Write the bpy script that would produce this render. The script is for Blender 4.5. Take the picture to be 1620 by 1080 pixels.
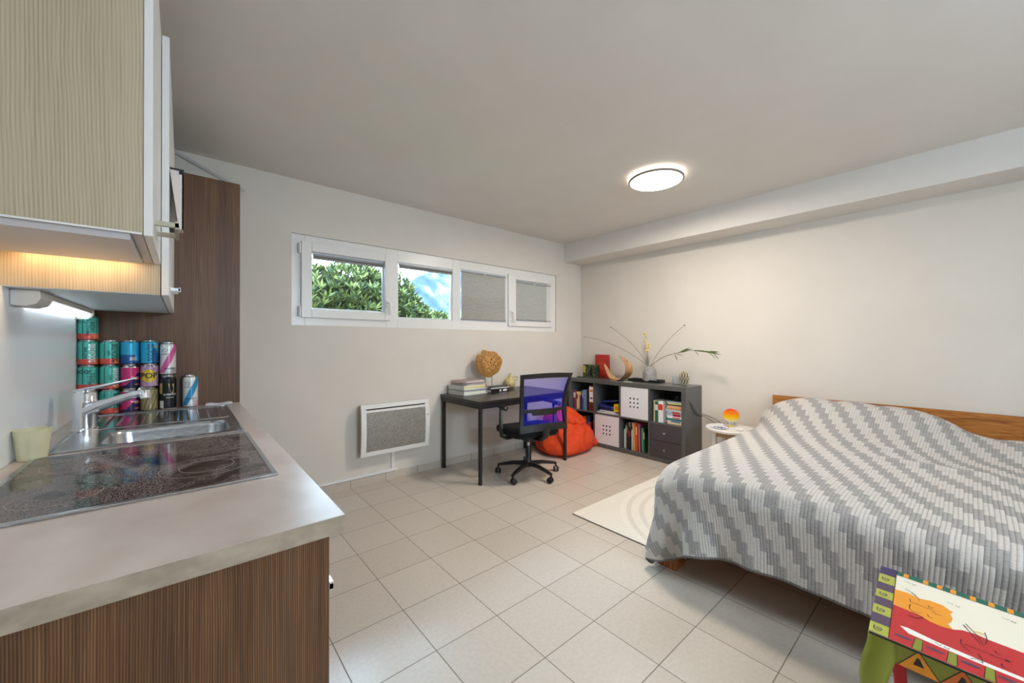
import bpy, math, random
import numpy as np
from mathutils import Vector, Matrix
random.seed(7)
PI = math.pi
S = bpy.context.scene
C = S.collection
for o in list(bpy.data.objects): bpy.data.objects.remove(o)

# ------------------------------------------------------------------ camera
YAW, PITCH, FPX = 0.70537, 0.0025, 612.0
cd = bpy.data.cameras.new('camera'); cam = bpy.data.objects.new('camera', cd); C.objects.link(cam)
cd.sensor_width = 36.0; cd.lens = FPX/1620*36.0; cd.clip_start = .02; cd.clip_end = 300
cam.location = (0, 0, 1.25)
cam.rotation_euler = (PI/2 + PITCH, 0, -YAW)
S.camera = cam

# ------------------------------------------------------------------ view, world, daylight
S.view_settings.view_transform = 'Standard'; S.view_settings.look = 'None'
S.view_settings.gamma = 1; S.view_settings.use_curve_mapping = False
S.view_settings.exposure = 0.36
W = bpy.data.worlds.new('sky'); S.world = W; W.use_nodes = True
bg = W.node_tree.nodes['Background']; bg.inputs[0].default_value = (.60, .80, 1, 1); bg.inputs[1].default_value = 36.0
def portal(name, loc, rot, sx, sy):
    l = bpy.data.lights.new(name, 'AREA'); l.shape = 'RECTANGLE'; l.size = sx; l.size_y = sy; l.cycles.is_portal = True
    o = bpy.data.objects.new(name, l); C.objects.link(o); o.location = loc; o.rotation_euler = rot; return o
XL, XR, YA, YB, ZC = -.395, 4.164, 3.43, -2.2, 2.54       # room: left, right, window wall, back wall, ceiling
DX0, DX1, DZ1 = 2.6, 3.5, 2.05                              # door in the back wall
portal('portal_window', (2.16, YA+.3, 1.75), (-PI/2, 0, 0), 3.0, .73)                 # emits -Y
WB = (.95, 2.0, 1.52, 2.10)                                  # unseen high window, added in the back wall for fill daylight
portal('portal_back', ((WB[0]+WB[1])/2, YB-.10, (WB[2]+WB[3])/2), (PI/2, 0, 0), WB[1]-WB[0], WB[3]-WB[2])

# ------------------------------------------------------------------ helpers
MATS = {}
def lin(c):
    return tuple(((v/255)/12.92 if v/255 <= .04045 else ((v/255+.055)/1.055)**2.4) for v in c[:3])
def mat(name, rgb, rough=.5, metal=0., spec=.5, **k):
    if name in MATS: return MATS[name]
    m = bpy.data.materials.new(name); m.use_nodes = True; MATS[name] = m
    b = m.node_tree.nodes['Principled BSDF']
    b.inputs['Base Color'].default_value = (*lin(rgb), 1)
    b.inputs['Roughness'].default_value = rough; b.inputs['Metallic'].default_value = metal
    b.inputs['Specular IOR Level'].default_value = spec
    for kk, v in k.items(): b.inputs[kk.replace('_', ' ')].default_value = v
    return m
def nd(m, t, **k):
    n = m.node_tree.nodes.new(t)
    for a, v in k.items(): setattr(n, a, v)
    return n
def lk(m, a, b): m.node_tree.links.new(a, b)
def bsdf(m): return m.node_tree.nodes['Principled BSDF']
def math_(m, op, a, b=None, c=None):
    n = nd(m, 'ShaderNodeMath', operation=op)
    for i, v in enumerate((a, b, c)):
        if v is None: continue
        if isinstance(v, (int, float)): n.inputs[i].default_value = v
        else: lk(m, v, n.inputs[i])
    return n.outputs[0]
def ramp(m, fac, stops):
    r = nd(m, 'ShaderNodeValToRGB'); e = r.color_ramp.elements
    while len(e) < len(stops): e.new(.5)
    for el, (p, c) in zip(e, stops): el.position = p; el.color = (*lin(c), 1)
    lk(m, fac, r.inputs[0]); return r.outputs[0]
def noise_mat(name, stops, scale, rough=.5, stretch=(1, 1, 1), detail=6, bump=0., spec=.5, coord='pos', metal=0., dist=0.):
    """colour from stretched noise between stops, optional bump"""
    if name in MATS: return MATS[name]
    m = mat(name, (128, 128, 128), rough, metal, spec)
    if coord == 'pos': v = nd(m, 'ShaderNodeNewGeometry').outputs['Position']
    else: v = nd(m, 'ShaderNodeTexCoord').outputs['Object']
    mp = nd(m, 'ShaderNodeMapping'); mp.inputs['Scale'].default_value = stretch; lk(m, v, mp.inputs[0])
    n = nd(m, 'ShaderNodeTexNoise'); n.inputs['Scale'].default_value = scale; n.inputs['Detail'].default_value = detail
    n.inputs['Distortion'].default_value = dist
    lk(m, mp.outputs[0], n.inputs['Vector'])
    lk(m, ramp(m, n.outputs[0], stops), bsdf(m).inputs['Base Color'])
    if bump:
        bp = nd(m, 'ShaderNodeBump'); bp.inputs['Strength'].default_value = bump; bp.inputs['Distance'].default_value = .002
        lk(m, n.outputs[0], bp.inputs['Height']); lk(m, bp.outputs[0], bsdf(m).inputs['Normal'])
    return m

class MB:
    """collects faces (in local or world coordinates) for ONE mesh"""
    def __init__(s): s.v = []; s.f = []; s.m = []; s.T = None; s.uv = None
    def add(s, vs, fs, mi=0):
        n = len(s.v)
        if s.T is not None: vs = [tuple(s.T @ Vector(v)) for v in vs]
        s.v += [tuple(v) for v in vs]
        s.f += [tuple(i+n for i in f) for f in fs]
        s.m += (mi if isinstance(mi, list) else [mi]*len(fs)); return s
    def box(s, a, b, mi=0):
        x0, y0, z0 = [min(a[i], b[i]) for i in range(3)]; x1, y1, z1 = [max(a[i], b[i]) for i in range(3)]
        return s.add([(x0,y0,z0),(x1,y0,z0),(x1,y1,z0),(x0,y1,z0),(x0,y0,z1),(x1,y0,z1),(x1,y1,z1),(x0,y1,z1)],
                     [(0,3,2,1),(4,5,6,7),(0,1,5,4),(1,2,6,5),(2,3,7,6),(3,0,4,7)], mi)
    def cbox(s, c, d, mi=0, rz=0, rx=0, ry=0):
        M = Matrix.Translation(c) @ Matrix.Rotation(rz, 4, 'Z') @ Matrix.Rotation(ry, 4, 'Y') @ Matrix.Rotation(rx, 4, 'X')
        h = [v/2 for v in d]
        vs = [tuple(M @ Vector((sx*h[0], sy*h[1], sz*h[2]))) for sz in (-1, 1) for sx, sy in ((-1,-1),(1,-1),(1,1),(-1,1))]
        return s.add(vs, [(0,3,2,1),(4,5,6,7),(0,1,5,4),(1,2,6,5),(2,3,7,6),(3,0,4,7)], mi)
    def loft(s, rings, mi=0, cap=True, closed=True):
        n = len(rings[0]); vs = [p for r in rings for p in r]; fs = []
        for i in range(len(rings)-1):
            for j in range(n if closed else n-1):
                k = (j+1) % n; fs.append((i*n+j, i*n+k, (i+1)*n+k, (i+1)*n+j))
        if cap and closed:
            fs.append(tuple(range(n))[::-1]); fs.append(tuple((len(rings)-1)*n+j for j in range(n)))
        return s.add(vs, fs, mi)
    def lathe(s, prof, c=(0,0,0), n=32, mi=0, cap=True, sx=1, sy=1):
        return s.loft([[(c[0]+r*sx*math.cos(2*PI*j/n), c[1]+r*sy*math.sin(2*PI*j/n), c[2]+z) for j in range(n)] for r, z in prof], mi, cap)
    def tube(s, pts, r, n=10, mi=0, cap=True, flat=None):
        pts = [Vector(p) for p in pts]; R = r if isinstance(r, (list, tuple)) else [r]*len(pts); rings = []; up = None
        for i, p in enumerate(pts):
            t = (pts[min(i+1, len(pts)-1)] - pts[max(i-1, 0)]).normalized()
            if up is None:
                up = Vector((0,0,1)) if abs(t.z) < .9 else Vector((1,0,0))
            a = t.cross(up).normalized(); b = a.cross(t).normalized(); up = b
            fx, fy = flat if flat else (1, 1)
            rings.append([tuple(p + a*(math.cos(2*PI*j/n)*R[i]*fx) + b*(math.sin(2*PI*j/n)*R[i]*fy)) for j in range(n)])
        return s.loft(rings, mi, cap)
    def prism(s, poly, ax, a, b, mi=0):
        """poly in the two other axes (cyclic order), extruded along ax from a to b"""
        def P(u, v, w): return {'z': (u, v, w), 'y': (u, w, v), 'x': (w, u, v)}[ax]
        n = len(poly)
        vs = [P(u, v, a) for u, v in poly] + [P(u, v, b) for u, v in poly]
        fs = [tuple(range(n))[::-1], tuple(range(n, 2*n))] + [(i, (i+1) % n, (i+1) % n+n, i+n) for i in range(n)]
        return s.add(vs, fs, mi)
    def sphere(s, c, r, n=16, m=10, mi=0, sc=(1,1,1)):
        rings = [[(c[0]+r*sc[0]*math.sin(PI*i/m)*math.cos(2*PI*j/n), c[1]+r*sc[1]*math.sin(PI*i/m)*math.sin(2*PI*j/n), c[2]-r*sc[2]*math.cos(PI*i/m)) for j in range(n)]
                 for i in [.02]+list(range(1, m))+[m-.02]]
        return s.loft(rings, mi)
    def build(s, name, mats, parent=None, at=None, smooth=None, bev=0., sub=0, rot=None):
        if not isinstance(mats, (list, tuple)): mats = [mats]
        me = bpy.data.meshes.new(name)
        off = Vector(at) if at is not None else (Vector(parent.location) if (parent is not None and not parent.get('_loc')) else Vector((0,0,0)))
        if parent is not None and parent.parent is not None and not parent.get('_loc'): off = wl(parent)
        V = [(v[0]-off.x, v[1]-off.y, v[2]-off.z) for v in s.v]
        me.from_pydata(V, [], s.f); me.update()
        for m in mats: me.materials.append(m)
        if len(mats) > 1: me.polygons.foreach_set('material_index', s.m)
        import bmesh
        bm = bmesh.new(); bm.from_mesh(me); bmesh.ops.recalc_face_normals(bm, faces=bm.faces); bm.to_mesh(me); bm.free()
        if smooth is not None:
            me.polygons.foreach_set('use_smooth', [True]*len(me.polygons)); me.set_sharp_from_angle(angle=math.radians(smooth))
        o = bpy.data.objects.new(name, me); C.objects.link(o)
        if parent is not None:
            o.parent = parent
            if parent.get('_loc'): o['_loc'] = 1
        elif at is not None: o.location = at
        if bev:
            b = o.modifiers.new('bevel', 'BEVEL'); b.width = bev; b.segments = 2; b.limit_method = 'ANGLE'; b.angle_limit = math.radians(40)
        if sub:
            b = o.modifiers.new('subd', 'SUBSURF'); b.levels = sub; b.render_levels = sub
        return o
def wl(o):
    v = Vector(o.location)
    while o.parent is not None: o = o.parent; v = v + Vector(o.location)
    return v
def tag(o, label, cat, group=None):
    o['label'] = label; o['category'] = cat
    if group: o['group'] = group
    return o
def thing(name, label, cat, loc, group=None, rz=None):
    """Empty at the base; rz given -> parts are written in local coordinates"""
    o = bpy.data.objects.new(name, None); o.empty_display_size = .05; C.objects.link(o); o.location = loc
    if rz is not None: o.rotation_euler = (0, 0, rz); o['_loc'] = 1
    return tag(o, label, cat, group)
def struct(o): o['kind'] = 'structure'; return o
def box(name, a, b, m, parent=None, bev=0., at=None):
    return MB().box(a, b).build(name, m, parent, at, None, bev)
def rrect(x0, y0, x1, y1, r, z, n=6):
    p = []
    for cx, cy, a0 in ((x1-r, y1-r, 0), (x0+r, y1-r, 90), (x0+r, y0+r, 180), (x1-r, y0+r, 270)):
        for i in range(n+1):
            a = math.radians(a0+90*i/n); p.append((cx+r*math.cos(a), cy+r*math.sin(a), z))
    return p
FONTC = {}
def text2d(txt, size=1.):
    """2D triangles of a string, centred"""
    if txt not in FONTC:
        cu = bpy.data.curves.new('t', 'FONT'); cu.body = txt; cu.align_x = 'CENTER'; cu.align_y = 'CENTER'; cu.resolution_u = 2; cu.offset = .022
        o = bpy.data.objects.new('t', cu); me = bpy.data.meshes.new_from_object(o)
        FONTC[txt] = ([(v.co.x, v.co.y) for v in me.vertices], [tuple(p.vertices) for p in me.polygons])
        bpy.data.objects.remove(o); bpy.data.curves.remove(cu); bpy.data.meshes.remove(me)
    v, f = FONTC[txt]
    return [(x*size, y*size) for x, y in v], f

# ------------------------------------------------------------------ materials
def wall_mat(name, c1, c2):
    m = noise_mat(name, [(.3, c1), (.7, c2)], 3., .75, spec=.25)
    n = nd(m, 'ShaderNodeTexNoise'); n.inputs['Scale'].default_value = 160; n.inputs['Detail'].default_value = 3
    lk(m, nd(m, 'ShaderNodeNewGeometry').outputs['Position'], n.inputs['Vector'])
    bp = nd(m, 'ShaderNodeBump'); bp.inputs['Strength'].default_value = .12; bp.inputs['Distance'].default_value = .002
    lk(m, n.outputs[0], bp.inputs['Height']); lk(m, bp.outputs[0], bsdf(m).inputs['Normal']); return m
M_wall = wall_mat('wall_paint', (221, 214, 203), (226, 219, 209))
M_ceil = wall_mat('ceiling_paint', (224, 219, 212), (228, 223, 217))
T = .31104; TX, TY = .7865, 1.7077
def tile_mat(name, wall=None):
    m = mat(name, (200, 188, 176), .32)
    pos = nd(m, 'ShaderNodeNewGeometry').outputs['Position']; sp = nd(m, 'ShaderNodeSeparateXYZ'); lk(m, pos, sp.inputs[0])
    def line(out, o0):
        f = math_(m, 'FRACT', math_(m, 'DIVIDE', math_(m, 'SUBTRACT', out, o0 - 50*T), T))
        return math_(m, 'GREATER_THAN', math_(m, 'ABSOLUTE', math_(m, 'SUBTRACT', f, .5)), .5-.0065)
    lx, ly = line(sp.outputs[0], TX), line(sp.outputs[1], TY)
    g = math_(m, 'MAXIMUM', lx, ly) if wall is None else (lx if wall == 'x' else ly)
    n = nd(m, 'ShaderNodeTexNoise'); n.inputs['Scale'].default_value = 60; n.inputs['Detail'].default_value = 6; lk(m, pos, n.inputs['Vector'])
    wn = nd(m, 'ShaderNodeTexWhiteNoise', noise_dimensions='2D'); cb = nd(m, 'ShaderNodeCombineXYZ')
    lk(m, math_(m, 'FLOOR', math_(m, 'DIVIDE', math_(m, 'SUBTRACT', sp.outputs[0], TX), T)), cb.inputs[0])
    lk(m, math_(m, 'FLOOR', math_(m, 'DIVIDE', math_(m, 'SUBTRACT', sp.outputs[1], TY), T)), cb.inputs[1])
    lk(m, cb.outputs[0], wn.inputs[0])
    f = math_(m, 'MULTIPLY_ADD', n.outputs[0], .7, math_(m, 'MULTIPLY', wn.outputs[0], .25))
    base = ramp(m, f, [(.25, (200, 188, 173)), (.75, (213, 203, 190))])
    mx = nd(m, 'ShaderNodeMix', data_type='RGBA'); lk(m, g, mx.inputs[0]); lk(m, base, mx.inputs[6])
    mx.inputs[7].default_value = (*lin((128, 116, 104)), 1); lk(m, mx.outputs[2], bsdf(m).inputs['Base Color'])
    lk(m, math_(m, 'MULTIPLY_ADD', g, .4, .25), bsdf(m).inputs['Roughness'])
    bp = nd(m, 'ShaderNodeBump'); bp.inputs['Strength'].default_value = .5; bp.inputs['Distance'].default_value = .001
    lk(m, math_(m, 'SUBTRACT', math_(m, 'MULTIPLY', n.outputs[0], .12), g), bp.inputs['Height']); lk(m, bp.outputs[0], bsdf(m).inputs['Normal'])
    return m
M_floor = tile_mat('floor_tile'); M_baseA = tile_mat('base_tile_a', 'x'); M_baseB = tile_mat('base_tile_b', 'y')
M_white = mat('white_lacquer', (236, 234, 230), .35)
M_pvc = mat('white_pvc', (238, 236, 232), .3)
M_black = mat('black_plastic', (22, 20, 20), .45)
M_blackm = mat('black_powder', (30, 26, 25), .4)
M_chrome = mat('chrome', (240, 242, 245), .12, 1.)
M_steel = noise_mat('brushed_steel', [(.3, (165, 168, 172)), (.7, (200, 202, 206))], 40, .22, (1, 30, 1), metal=1.)
M_alu = mat('aluminium', (200, 200, 200), .3, 1.)
M_dark = mat('dark_gap', (14, 12, 11), .8)
def grain_mat(name, c0, c1, c2, pitch, rough=.42):
    """fine, slightly wavy vertical grain lines"""
    m = mat(name, c1, rough); sp = nd(m, 'ShaderNodeSeparateXYZ'); pos = nd(m, 'ShaderNodeNewGeometry').outputs['Position']; lk(m, pos, sp.inputs[0])
    def nz(sc, st, det):
        mp = nd(m, 'ShaderNodeMapping'); mp.inputs['Scale'].default_value = st; lk(m, pos, mp.inputs[0])
        n = nd(m, 'ShaderNodeTexNoise'); n.inputs['Scale'].default_value = sc; n.inputs['Detail'].default_value = det; lk(m, mp.outputs[0], n.inputs['Vector']); return n.outputs[0]
    warp = nz(1, (5, 5, 2.2), 2); fine = nz(1, (420, 420, 5), 3); patch = nz(1, (16, 16, .6), 3)
    xy = math_(m, 'ADD', sp.outputs[0], sp.outputs[1])
    ph = math_(m, 'MULTIPLY_ADD', xy, 2*PI/pitch, math_(m, 'MULTIPLY', warp, 26))
    w = math_(m, 'POWER', math_(m, 'MULTIPLY_ADD', math_(m, 'SINE', ph), .5, .5), 1.6)
    f = math_(m, 'ADD', math_(m, 'MULTIPLY', w, -.26), math_(m, 'ADD', math_(m, 'MULTIPLY', fine, .62), math_(m, 'MULTIPLY', patch, .46)))
    lk(m, ramp(m, f, [(.22, c0), (.45, c1), (.66, c2)]), bsdf(m).inputs['Base Color'])
    bp = nd(m, 'ShaderNodeBump'); bp.inputs['Strength'].default_value = .25; bp.inputs['Distance'].default_value = .001
    lk(m, f, bp.inputs['Height']); lk(m, bp.outputs[0], bsdf(m).inputs['Normal']); return m
M_brown = grain_mat('dark_grain_laminate', (64, 37, 18), (98, 64, 36), (128, 92, 58), .0037)
M_beige = grain_mat('pale_grain_laminate', (168, 153, 126), (188, 173, 145), (197, 183, 157), .0066, .45)
M_top = noise_mat('worktop_laminate', [(.25, (186, 168, 156)), (.5, (204, 188, 178)), (.75, (216, 202, 194))], 5, .3, (1.5, 1, 1), detail=9, bump=.04)
M_paper = mat('paper', (240, 238, 232), .7)
M_splash = mat('splash_panel', (244, 248, 250), .3)

# ------------------------------------------------------------------ room shell
struct(box('floor', (XL-.1, YB-.1, -.1), (XR+.1, YA+.25, 0), M_floor))
struct(box('ceiling', (XL-.1, YB-.1, ZC), (XR+.1, YA+.25, ZC+.12), M_ceil))
struct(box('wall_left', (XL-.12, YB-.1, 0), (XL, YA+.25, ZC), M_wall))
struct(box('wall_right', (XR, YB-.1, 0), (XR+.12, YA+.25, ZC), M_wall))
OX0, OX1, OZ0, OZ1 = .650, 3.672, 1.386, 2.115
mb = MB()
mb.box((XL, YA, 0), (OX0, YA+.25, ZC)); mb.box((OX1, YA, 0), (XR, YA+.25, ZC))
mb.box((OX0, YA, 0), (OX1, YA+.25, OZ0)); mb.box((OX0, YA, OZ1), (OX1, YA+.25, ZC))
struct(mb.build('wall_window_side', M_wall))
mb = MB()
mb.box((XL, YB-.12, 0), (WB[0], YB, ZC)); mb.box((WB[0], YB-.12, 0), (WB[1], YB, WB[2])); mb.box((WB[0], YB-.12, WB[3]), (WB[1], YB, ZC))
mb.box((WB[1], YB-.12, 0), (DX0, YB, ZC)); mb.box((DX0, YB-.12, DZ1), (DX1, YB, ZC)); mb.box((DX1, YB-.12, 0), (XR, YB, ZC))
struct(mb.build('wall_back', M_wall))
mb = MB(); f_ = .05
mb.box((WB[0], YB-.09, WB[2]), (WB[0]+f_, YB-.04, WB[3])).box((WB[1]-f_, YB-.09, WB[2]), (WB[1], YB-.04, WB[3])).box((WB[0]+f_, YB-.09, WB[2]), (WB[1]-f_, YB-.04, WB[2]+f_)).box((WB[0]+f_, YB-.09, WB[3]-f_), (WB[1]-f_, YB-.04, WB[3]))
struct(mb.build('window_5', M_pvc))  # frame of the added window that lets fill light in from behind
struct(box('door_1', (DX0, YB-.09, 0), (DX1, YB-.05, DZ1), mat('door_white', (232, 230, 226), .4)))
struct(box('trim_1', (3.829, YB, 2.304), (XR, YA, ZC), M_ceil))                       # beam under the ceiling
struct(box('baseboard_window_side', (.25, YA-.009, 0), (XR, YA, .066), M_baseA))
struct(box('baseboard_right', (XR-.009, YB, 0), (XR, YA-.009, .066), M_baseB))
struct(box('ground', (-15, YA+.25, .9), (30, 22, 1.05), noise_mat('grass', [(.3, (90, 120, 60)), (.7, (130, 150, 90))], 4, .9)))

# ------------------------------------------------------------------ windows
def wp(px): return px                                     # plane Y = 3.46 values below
YF = 3.452                                                # front of the fixed frame
YS = 3.425                                                # front of the sashes
K = 3.49/3.4                                              # glass plane scale against the measured plane
def gl(x0, x1, z0, z1): return (x0*K, x1*K, 1.25+(z0-1.25)*K, 1.25+(z1-1.25)*K)
G = [gl(.772, 1.366, 1.515, 1.968), gl(1.491, 2.076, 1.472, 1.985), gl(2.166, 2.773, 1.475, 2.003), gl(2.905, 3.500, 1.497, 1.970)]
def frame_with_holes(x0, x1, z0, z1, holes, ya, yb):
    mb = MB(); xs = sorted({x0, x1, *[h[0] for h in holes], *[h[1] for h in holes]})
    for a, b in zip(xs, xs[1:]):
        hs = [h for h in holes if h[0] <= a+1e-6 and h[1] >= b-1e-6]
        if not hs: mb.box((a, ya, z0), (b, yb, z1))
        else:
            h = hs[0]; mb.box((a, ya, z0), (b, yb, h[2])); mb.box((a, ya, h[3]), (b, yb, z1))
    return mb
M_glass = bpy.data.materials.new('window_glass'); M_glass.use_nodes = True; MATS['window_glass'] = M_glass
nt = M_glass.node_tree; nt.nodes.remove(nt.nodes['Principled BSDF'])
tr = nt.nodes.new('ShaderNodeBsdfTransparent'); tr.inputs[0].default_value = (.94, .97, .97, 1)
gs = nt.nodes.new('ShaderNodeBsdfGlossy'); gs.inputs['Roughness'].default_value = .02
fr = nt.nodes.new('ShaderNodeFresnel'); fr.inputs[0].default_value = 1.45
mx = nt.nodes.new('ShaderNodeMixShader'); nt.links.new(fr.outputs[0], mx.inputs[0]); nt.links.new(tr.outputs[0], mx.inputs[1]); nt.links.new(gs.outputs[0], mx.inputs[2])
nt.links.new(mx.outputs[0], nt.nodes['Material Output'].inputs[0])
sash = {0: (.718, 1.455, 1.450, 2.062), 3: (2.870, 3.545, 1.440, 2.045)}
holes = []
for i, g in enumerate(G):
    if i in sash: s = sash[i]; holes.append((s[0]+.03, s[1]-.03, s[2]+.03, s[3]-.03))
    else: holes.append(g)
struct(frame_with_holes(OX0, OX1, OZ0, OZ1, holes, YF, YF+.07).build('window_frame', M_pvc, None, (0, 0, 0), None, .003))
for i, g in enumerate(G):
    e = bpy.data.objects.new('window_%d' % (i+1), None); C.objects.link(e); e.location = ((g[0]+g[1])/2, YF, g[2]); struct(e)
    box('glass_pane', (g[0]-.004, YF+.040, g[2]-.004), (g[1]+.004, YF+.046, g[3]+.004), M_glass, e)
    if i in sash:
        s = sash[i]
        frame_with_holes(s[0], s[1], s[2], s[3], [g], YS, YF+.055).build('window_sash', M_pvc, e, None, None, .005)
        hx = s[1]-.035 if i == 0 else s[0]+.035
        hz = 1.60 if i == 0 else 1.585
        h = MB().cbox((hx, YS-.006, hz), (.028, .012, .07)); h.build('window_handle', M_pvc, e, None, None, .003)
        MB().tube([(hx, YS-.012, hz+.01), (hx, YS-.04, hz+.012), (hx+.012, YS-.045, hz), (hx+.014, YS-.045, hz-.10)], [.009, .009, .01, .008]).build('window_lever', M_pvc, e, None, 40)
        if i == 0:
            for z in (1.50, 2.00): MB().cbox((s[0]-.012, YS+.008, z), (.018, .022, .075)).tube([(s[0]-.012, YS-.002, z-.04), (s[0]-.012, YS-.002, z+.04)], .008).build('window_hinge', M_pvc, e, None, 40)
    # glazing bead
    mb = MB(); b = .012
    mb.box((g[0], YF+.012, g[2]), (g[0]+b, YF+.03, g[3])); mb.box((g[1]-b, YF+.012, g[2]), (g[1], YF+.03, g[3]))
    mb.box((g[0]+b, YF+.012, g[2]), (g[1]-b, YF+.03, g[2]+b)); mb.box((g[0]+b, YF+.012, g[3]-b), (g[1]-b, YF+.03, g[3]))
    mb.build('glazing_bead', mat('bead', (225, 232, 235), .3), e)
# pleated blinds
M_bl = noise_mat('pleated_cloth', [(.3, (178, 166, 154)), (.7, (192, 180, 168))], 60, .9)
_b = bsdf(M_bl); _t = nd(M_bl, 'ShaderNodeBsdfTranslucent'); _t.inputs[0].default_value = (.80, .76, .70, 1); _m = nd(M_bl, 'ShaderNodeMixShader'); _m.inputs[0].default_value = .035
lk(M_bl, _b.outputs[0], _m.inputs[1]); lk(M_bl, _t.outputs[0], _m.inputs[2]); lk(M_bl, _m.outputs[0], M_bl.node_tree.nodes['Material Output'].inputs[0])
M_rail = mat('blind_rail', (150, 150, 152), .4)
def blind(i, closed, label):
    g = G[i]; y = YF+.004; w0, w1 = g[0]+.014, g[1]-.006; top = g[3]-.014
    bot = g[2]+.022 if closed else top-.03
    t = thing('pleated_blind', label, 'blind', ((w0+w1)/2, y, bot), 'pleated blinds in the window strip')
    box('head_rail', (w0, y-.008, top-.016), (w1, y+.010, top), M_rail, t, .002)
    n = int((top-.016-bot)/(.013 if closed else .003)); n = max(n, 3); pr = []
    for k in range(n*2+1):
        z = top-.016-(top-.016-bot)*k/(n*2); pr.append((y + (.006 if k % 2 else -.006), z))
    vs = [(w0+.002, p[0], p[1]) for p in pr]+[(w1-.002, p[0], p[1]) for p in pr]; m = len(pr)
    MB().add(vs, [(k, k+1, m+k+1, m+k) for k in range(m-1)]).build('pleated_cloth', M_bl, t)
    box('bottom_rail', (w0, y-.008, bot-.012), (w1, y+.010, bot), M_rail, t, .002)
    if closed: MB().cbox(((w0+w1)/2, y-.012, top-.012), (.03, .006, .012)).build('pull_tab', M_alu, t)
    return t
blind(0, False, 'pleated blind gathered at the top of the leftmost window pane, above the shrub view')
blind(1, False, 'pleated blind gathered at the top of the pane that shows the mountain')
blind(2, True, 'closed grey pleated blind in the fixed pane, beside the mountain view')
blind(3, True, 'closed grey pleated blind in the rightmost, smaller framed window')

# ------------------------------------------------------------------ outside
def foliage(name, spots, n, ln, m, parent):
    rnd = random.Random(3); mb = MB(); rows = []
    for _ in range(n):
        c, r = rnd.choice(spots)
        while True:
            d = Vector((rnd.uniform(-1, 1), rnd.uniform(-1, 1), rnd.uniform(-1, 1)))
            if .35 < d.length < 1: break
        p = Vector(c) + Vector((d.x*r[0], d.y*r[1], d.z*r[2]))
        # a whorl of narrow leaves
        ax = (d.normalized()*.8 + Vector((0, 0, .9))).normalized(); a = ax.orthogonal().normalized(); b = ax.cross(a)
        k = rnd.randint(5, 8); ph = rnd.uniform(0, 6)
        for j in range(k):
            th = ph+2*PI*j/k; dr = (ax*rnd.uniform(.5, 1.1) + a*math.cos(th)*.8 + b*math.sin(th)*.8).normalized()
            sd = dr.cross(ax).normalized()*ln*.12; L = ln*rnd.uniform(.7, 1.2)
            q = p + dr*L*.5 + ax*.006; e = p + dr*L
            mb.add([p, q+sd, e, q-sd], [(0, 1, 2, 3)], rnd.choice((0, 0, 1, 2)))
    return mb.build(name, m, parent)
ML = [mat('leaf_mid', (74, 84, 46), .8, 0, .15), mat('leaf_light', (98, 104, 58), .8, 0, .15), mat('leaf_dark', (50, 66, 50), .8, 0, .15)]
t = thing('shrub', 'leafy green shrub seen through the two clear window panes', 'shrub', (1.8, 4.6, 1.05))
sp = [((1.05, 4.5, 1.55), (.45, .4, .5)), ((1.5, 4.5, 1.65), (.5, .4, .5)), ((1.95, 4.6, 1.55), (.35, .35, .55)), ((2.2, 4.7, 1.4), (.35, .35, .4)), ((.7, 4.5, 1.6), (.4, .4, .5)), ((2.75, 4.9, 1.35), (.4, .35, .3))]
foliage('foliage', sp, 5600, .11, ML, t)
mb = MB(); rnd = random.Random(5)
for (c, r) in sp:
    for k in range(5):
        e = (c[0]+rnd.uniform(-.6, .6)*r[0], c[1]+rnd.uniform(-.5, .5)*r[1], c[2]+rnd.uniform(.1, .7)*r[2])
        mb.tube([(c[0]+rnd.uniform(-.1, .1), c[1], 1.05), ((c[0]+e[0])/2, c[1], 1.35), e], [.012, .008, .003], 6)
mb.build('stems', mat('bark', (96, 80, 62), .9), t)
# bare tree further back
t = thing('bare_tree', 'bare branching tree behind the shrub outside the leftmost pane', 'tree', (2.6, 8.0, 1.05))
mb = MB(); rnd = random.Random(11)
def branch(p, d, L, r, dep):
    q = p + d*L; m_ = p + d*L*.5 + Vector((rnd.uniform(-1, 1), rnd.uniform(-1, 1), 0))*L*.06
    mb.tube([p, m_, q], [r, r*.8, r*.62], 5)
    if dep == 0: return
    for _ in range(3 if dep > 3 else 4):
        nd_ = (d + Vector((rnd.uniform(-.8, .8), rnd.uniform(-.8, .8), rnd.uniform(-.2, .7)))).normalized()
        branch(p + d*L*rnd.uniform(.45, 1), nd_, L*rnd.uniform(.6, .8), r*.5, dep-1)
branch(Vector((2.6, 8.0, 1.05)), Vector((-.05, 0, 1)), 1.5, .05, 4)
mb.build('branches', mat('pale_bark', (190, 170, 170), .9), t)
# mountain
nx, ny = 70, 26; vs = []; fs = []; rnd = np.random.RandomState(4)
def fbm(x, y):
    v = 0; a = 1; f = 1
    for k in range(6): v += a*math.sin(x*f*1.3+k*1.7+math.sin(y*f*.9+k))*math.cos(y*f*1.1+k*2.3+math.sin(x*f*.7)); a *= .55; f *= 1.9
    return v
for i in range(nx):
    for j in range(ny):
        u = i/(nx-1); w = j/(ny-1); x = 24+95*u; y = 62+40*w
        ridge = 3 + 34*min(1, max(0, (u-.02)*1.5))**.85
        z = -4 + (ridge+4)*w**1.1*1.0 + fbm(x*.12, y*.12)*1.3*w
        vs.append((x, y, z))
for i in range(nx-1):
    for j in range(ny-1): fs.append((i*ny+j, (i+1)*ny+j, (i+1)*ny+j+1, i*ny+j+1))
struct(MB().add(vs, fs).build('mountain', noise_mat('rock_slope', [(.35, (24, 34, 44)), (.5, (33, 43, 50)), (.62, (60, 66, 70))], .35, .95, (1, .4, .5), detail=10, spec=.05), None, (60, 80, 0), 60))

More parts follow.
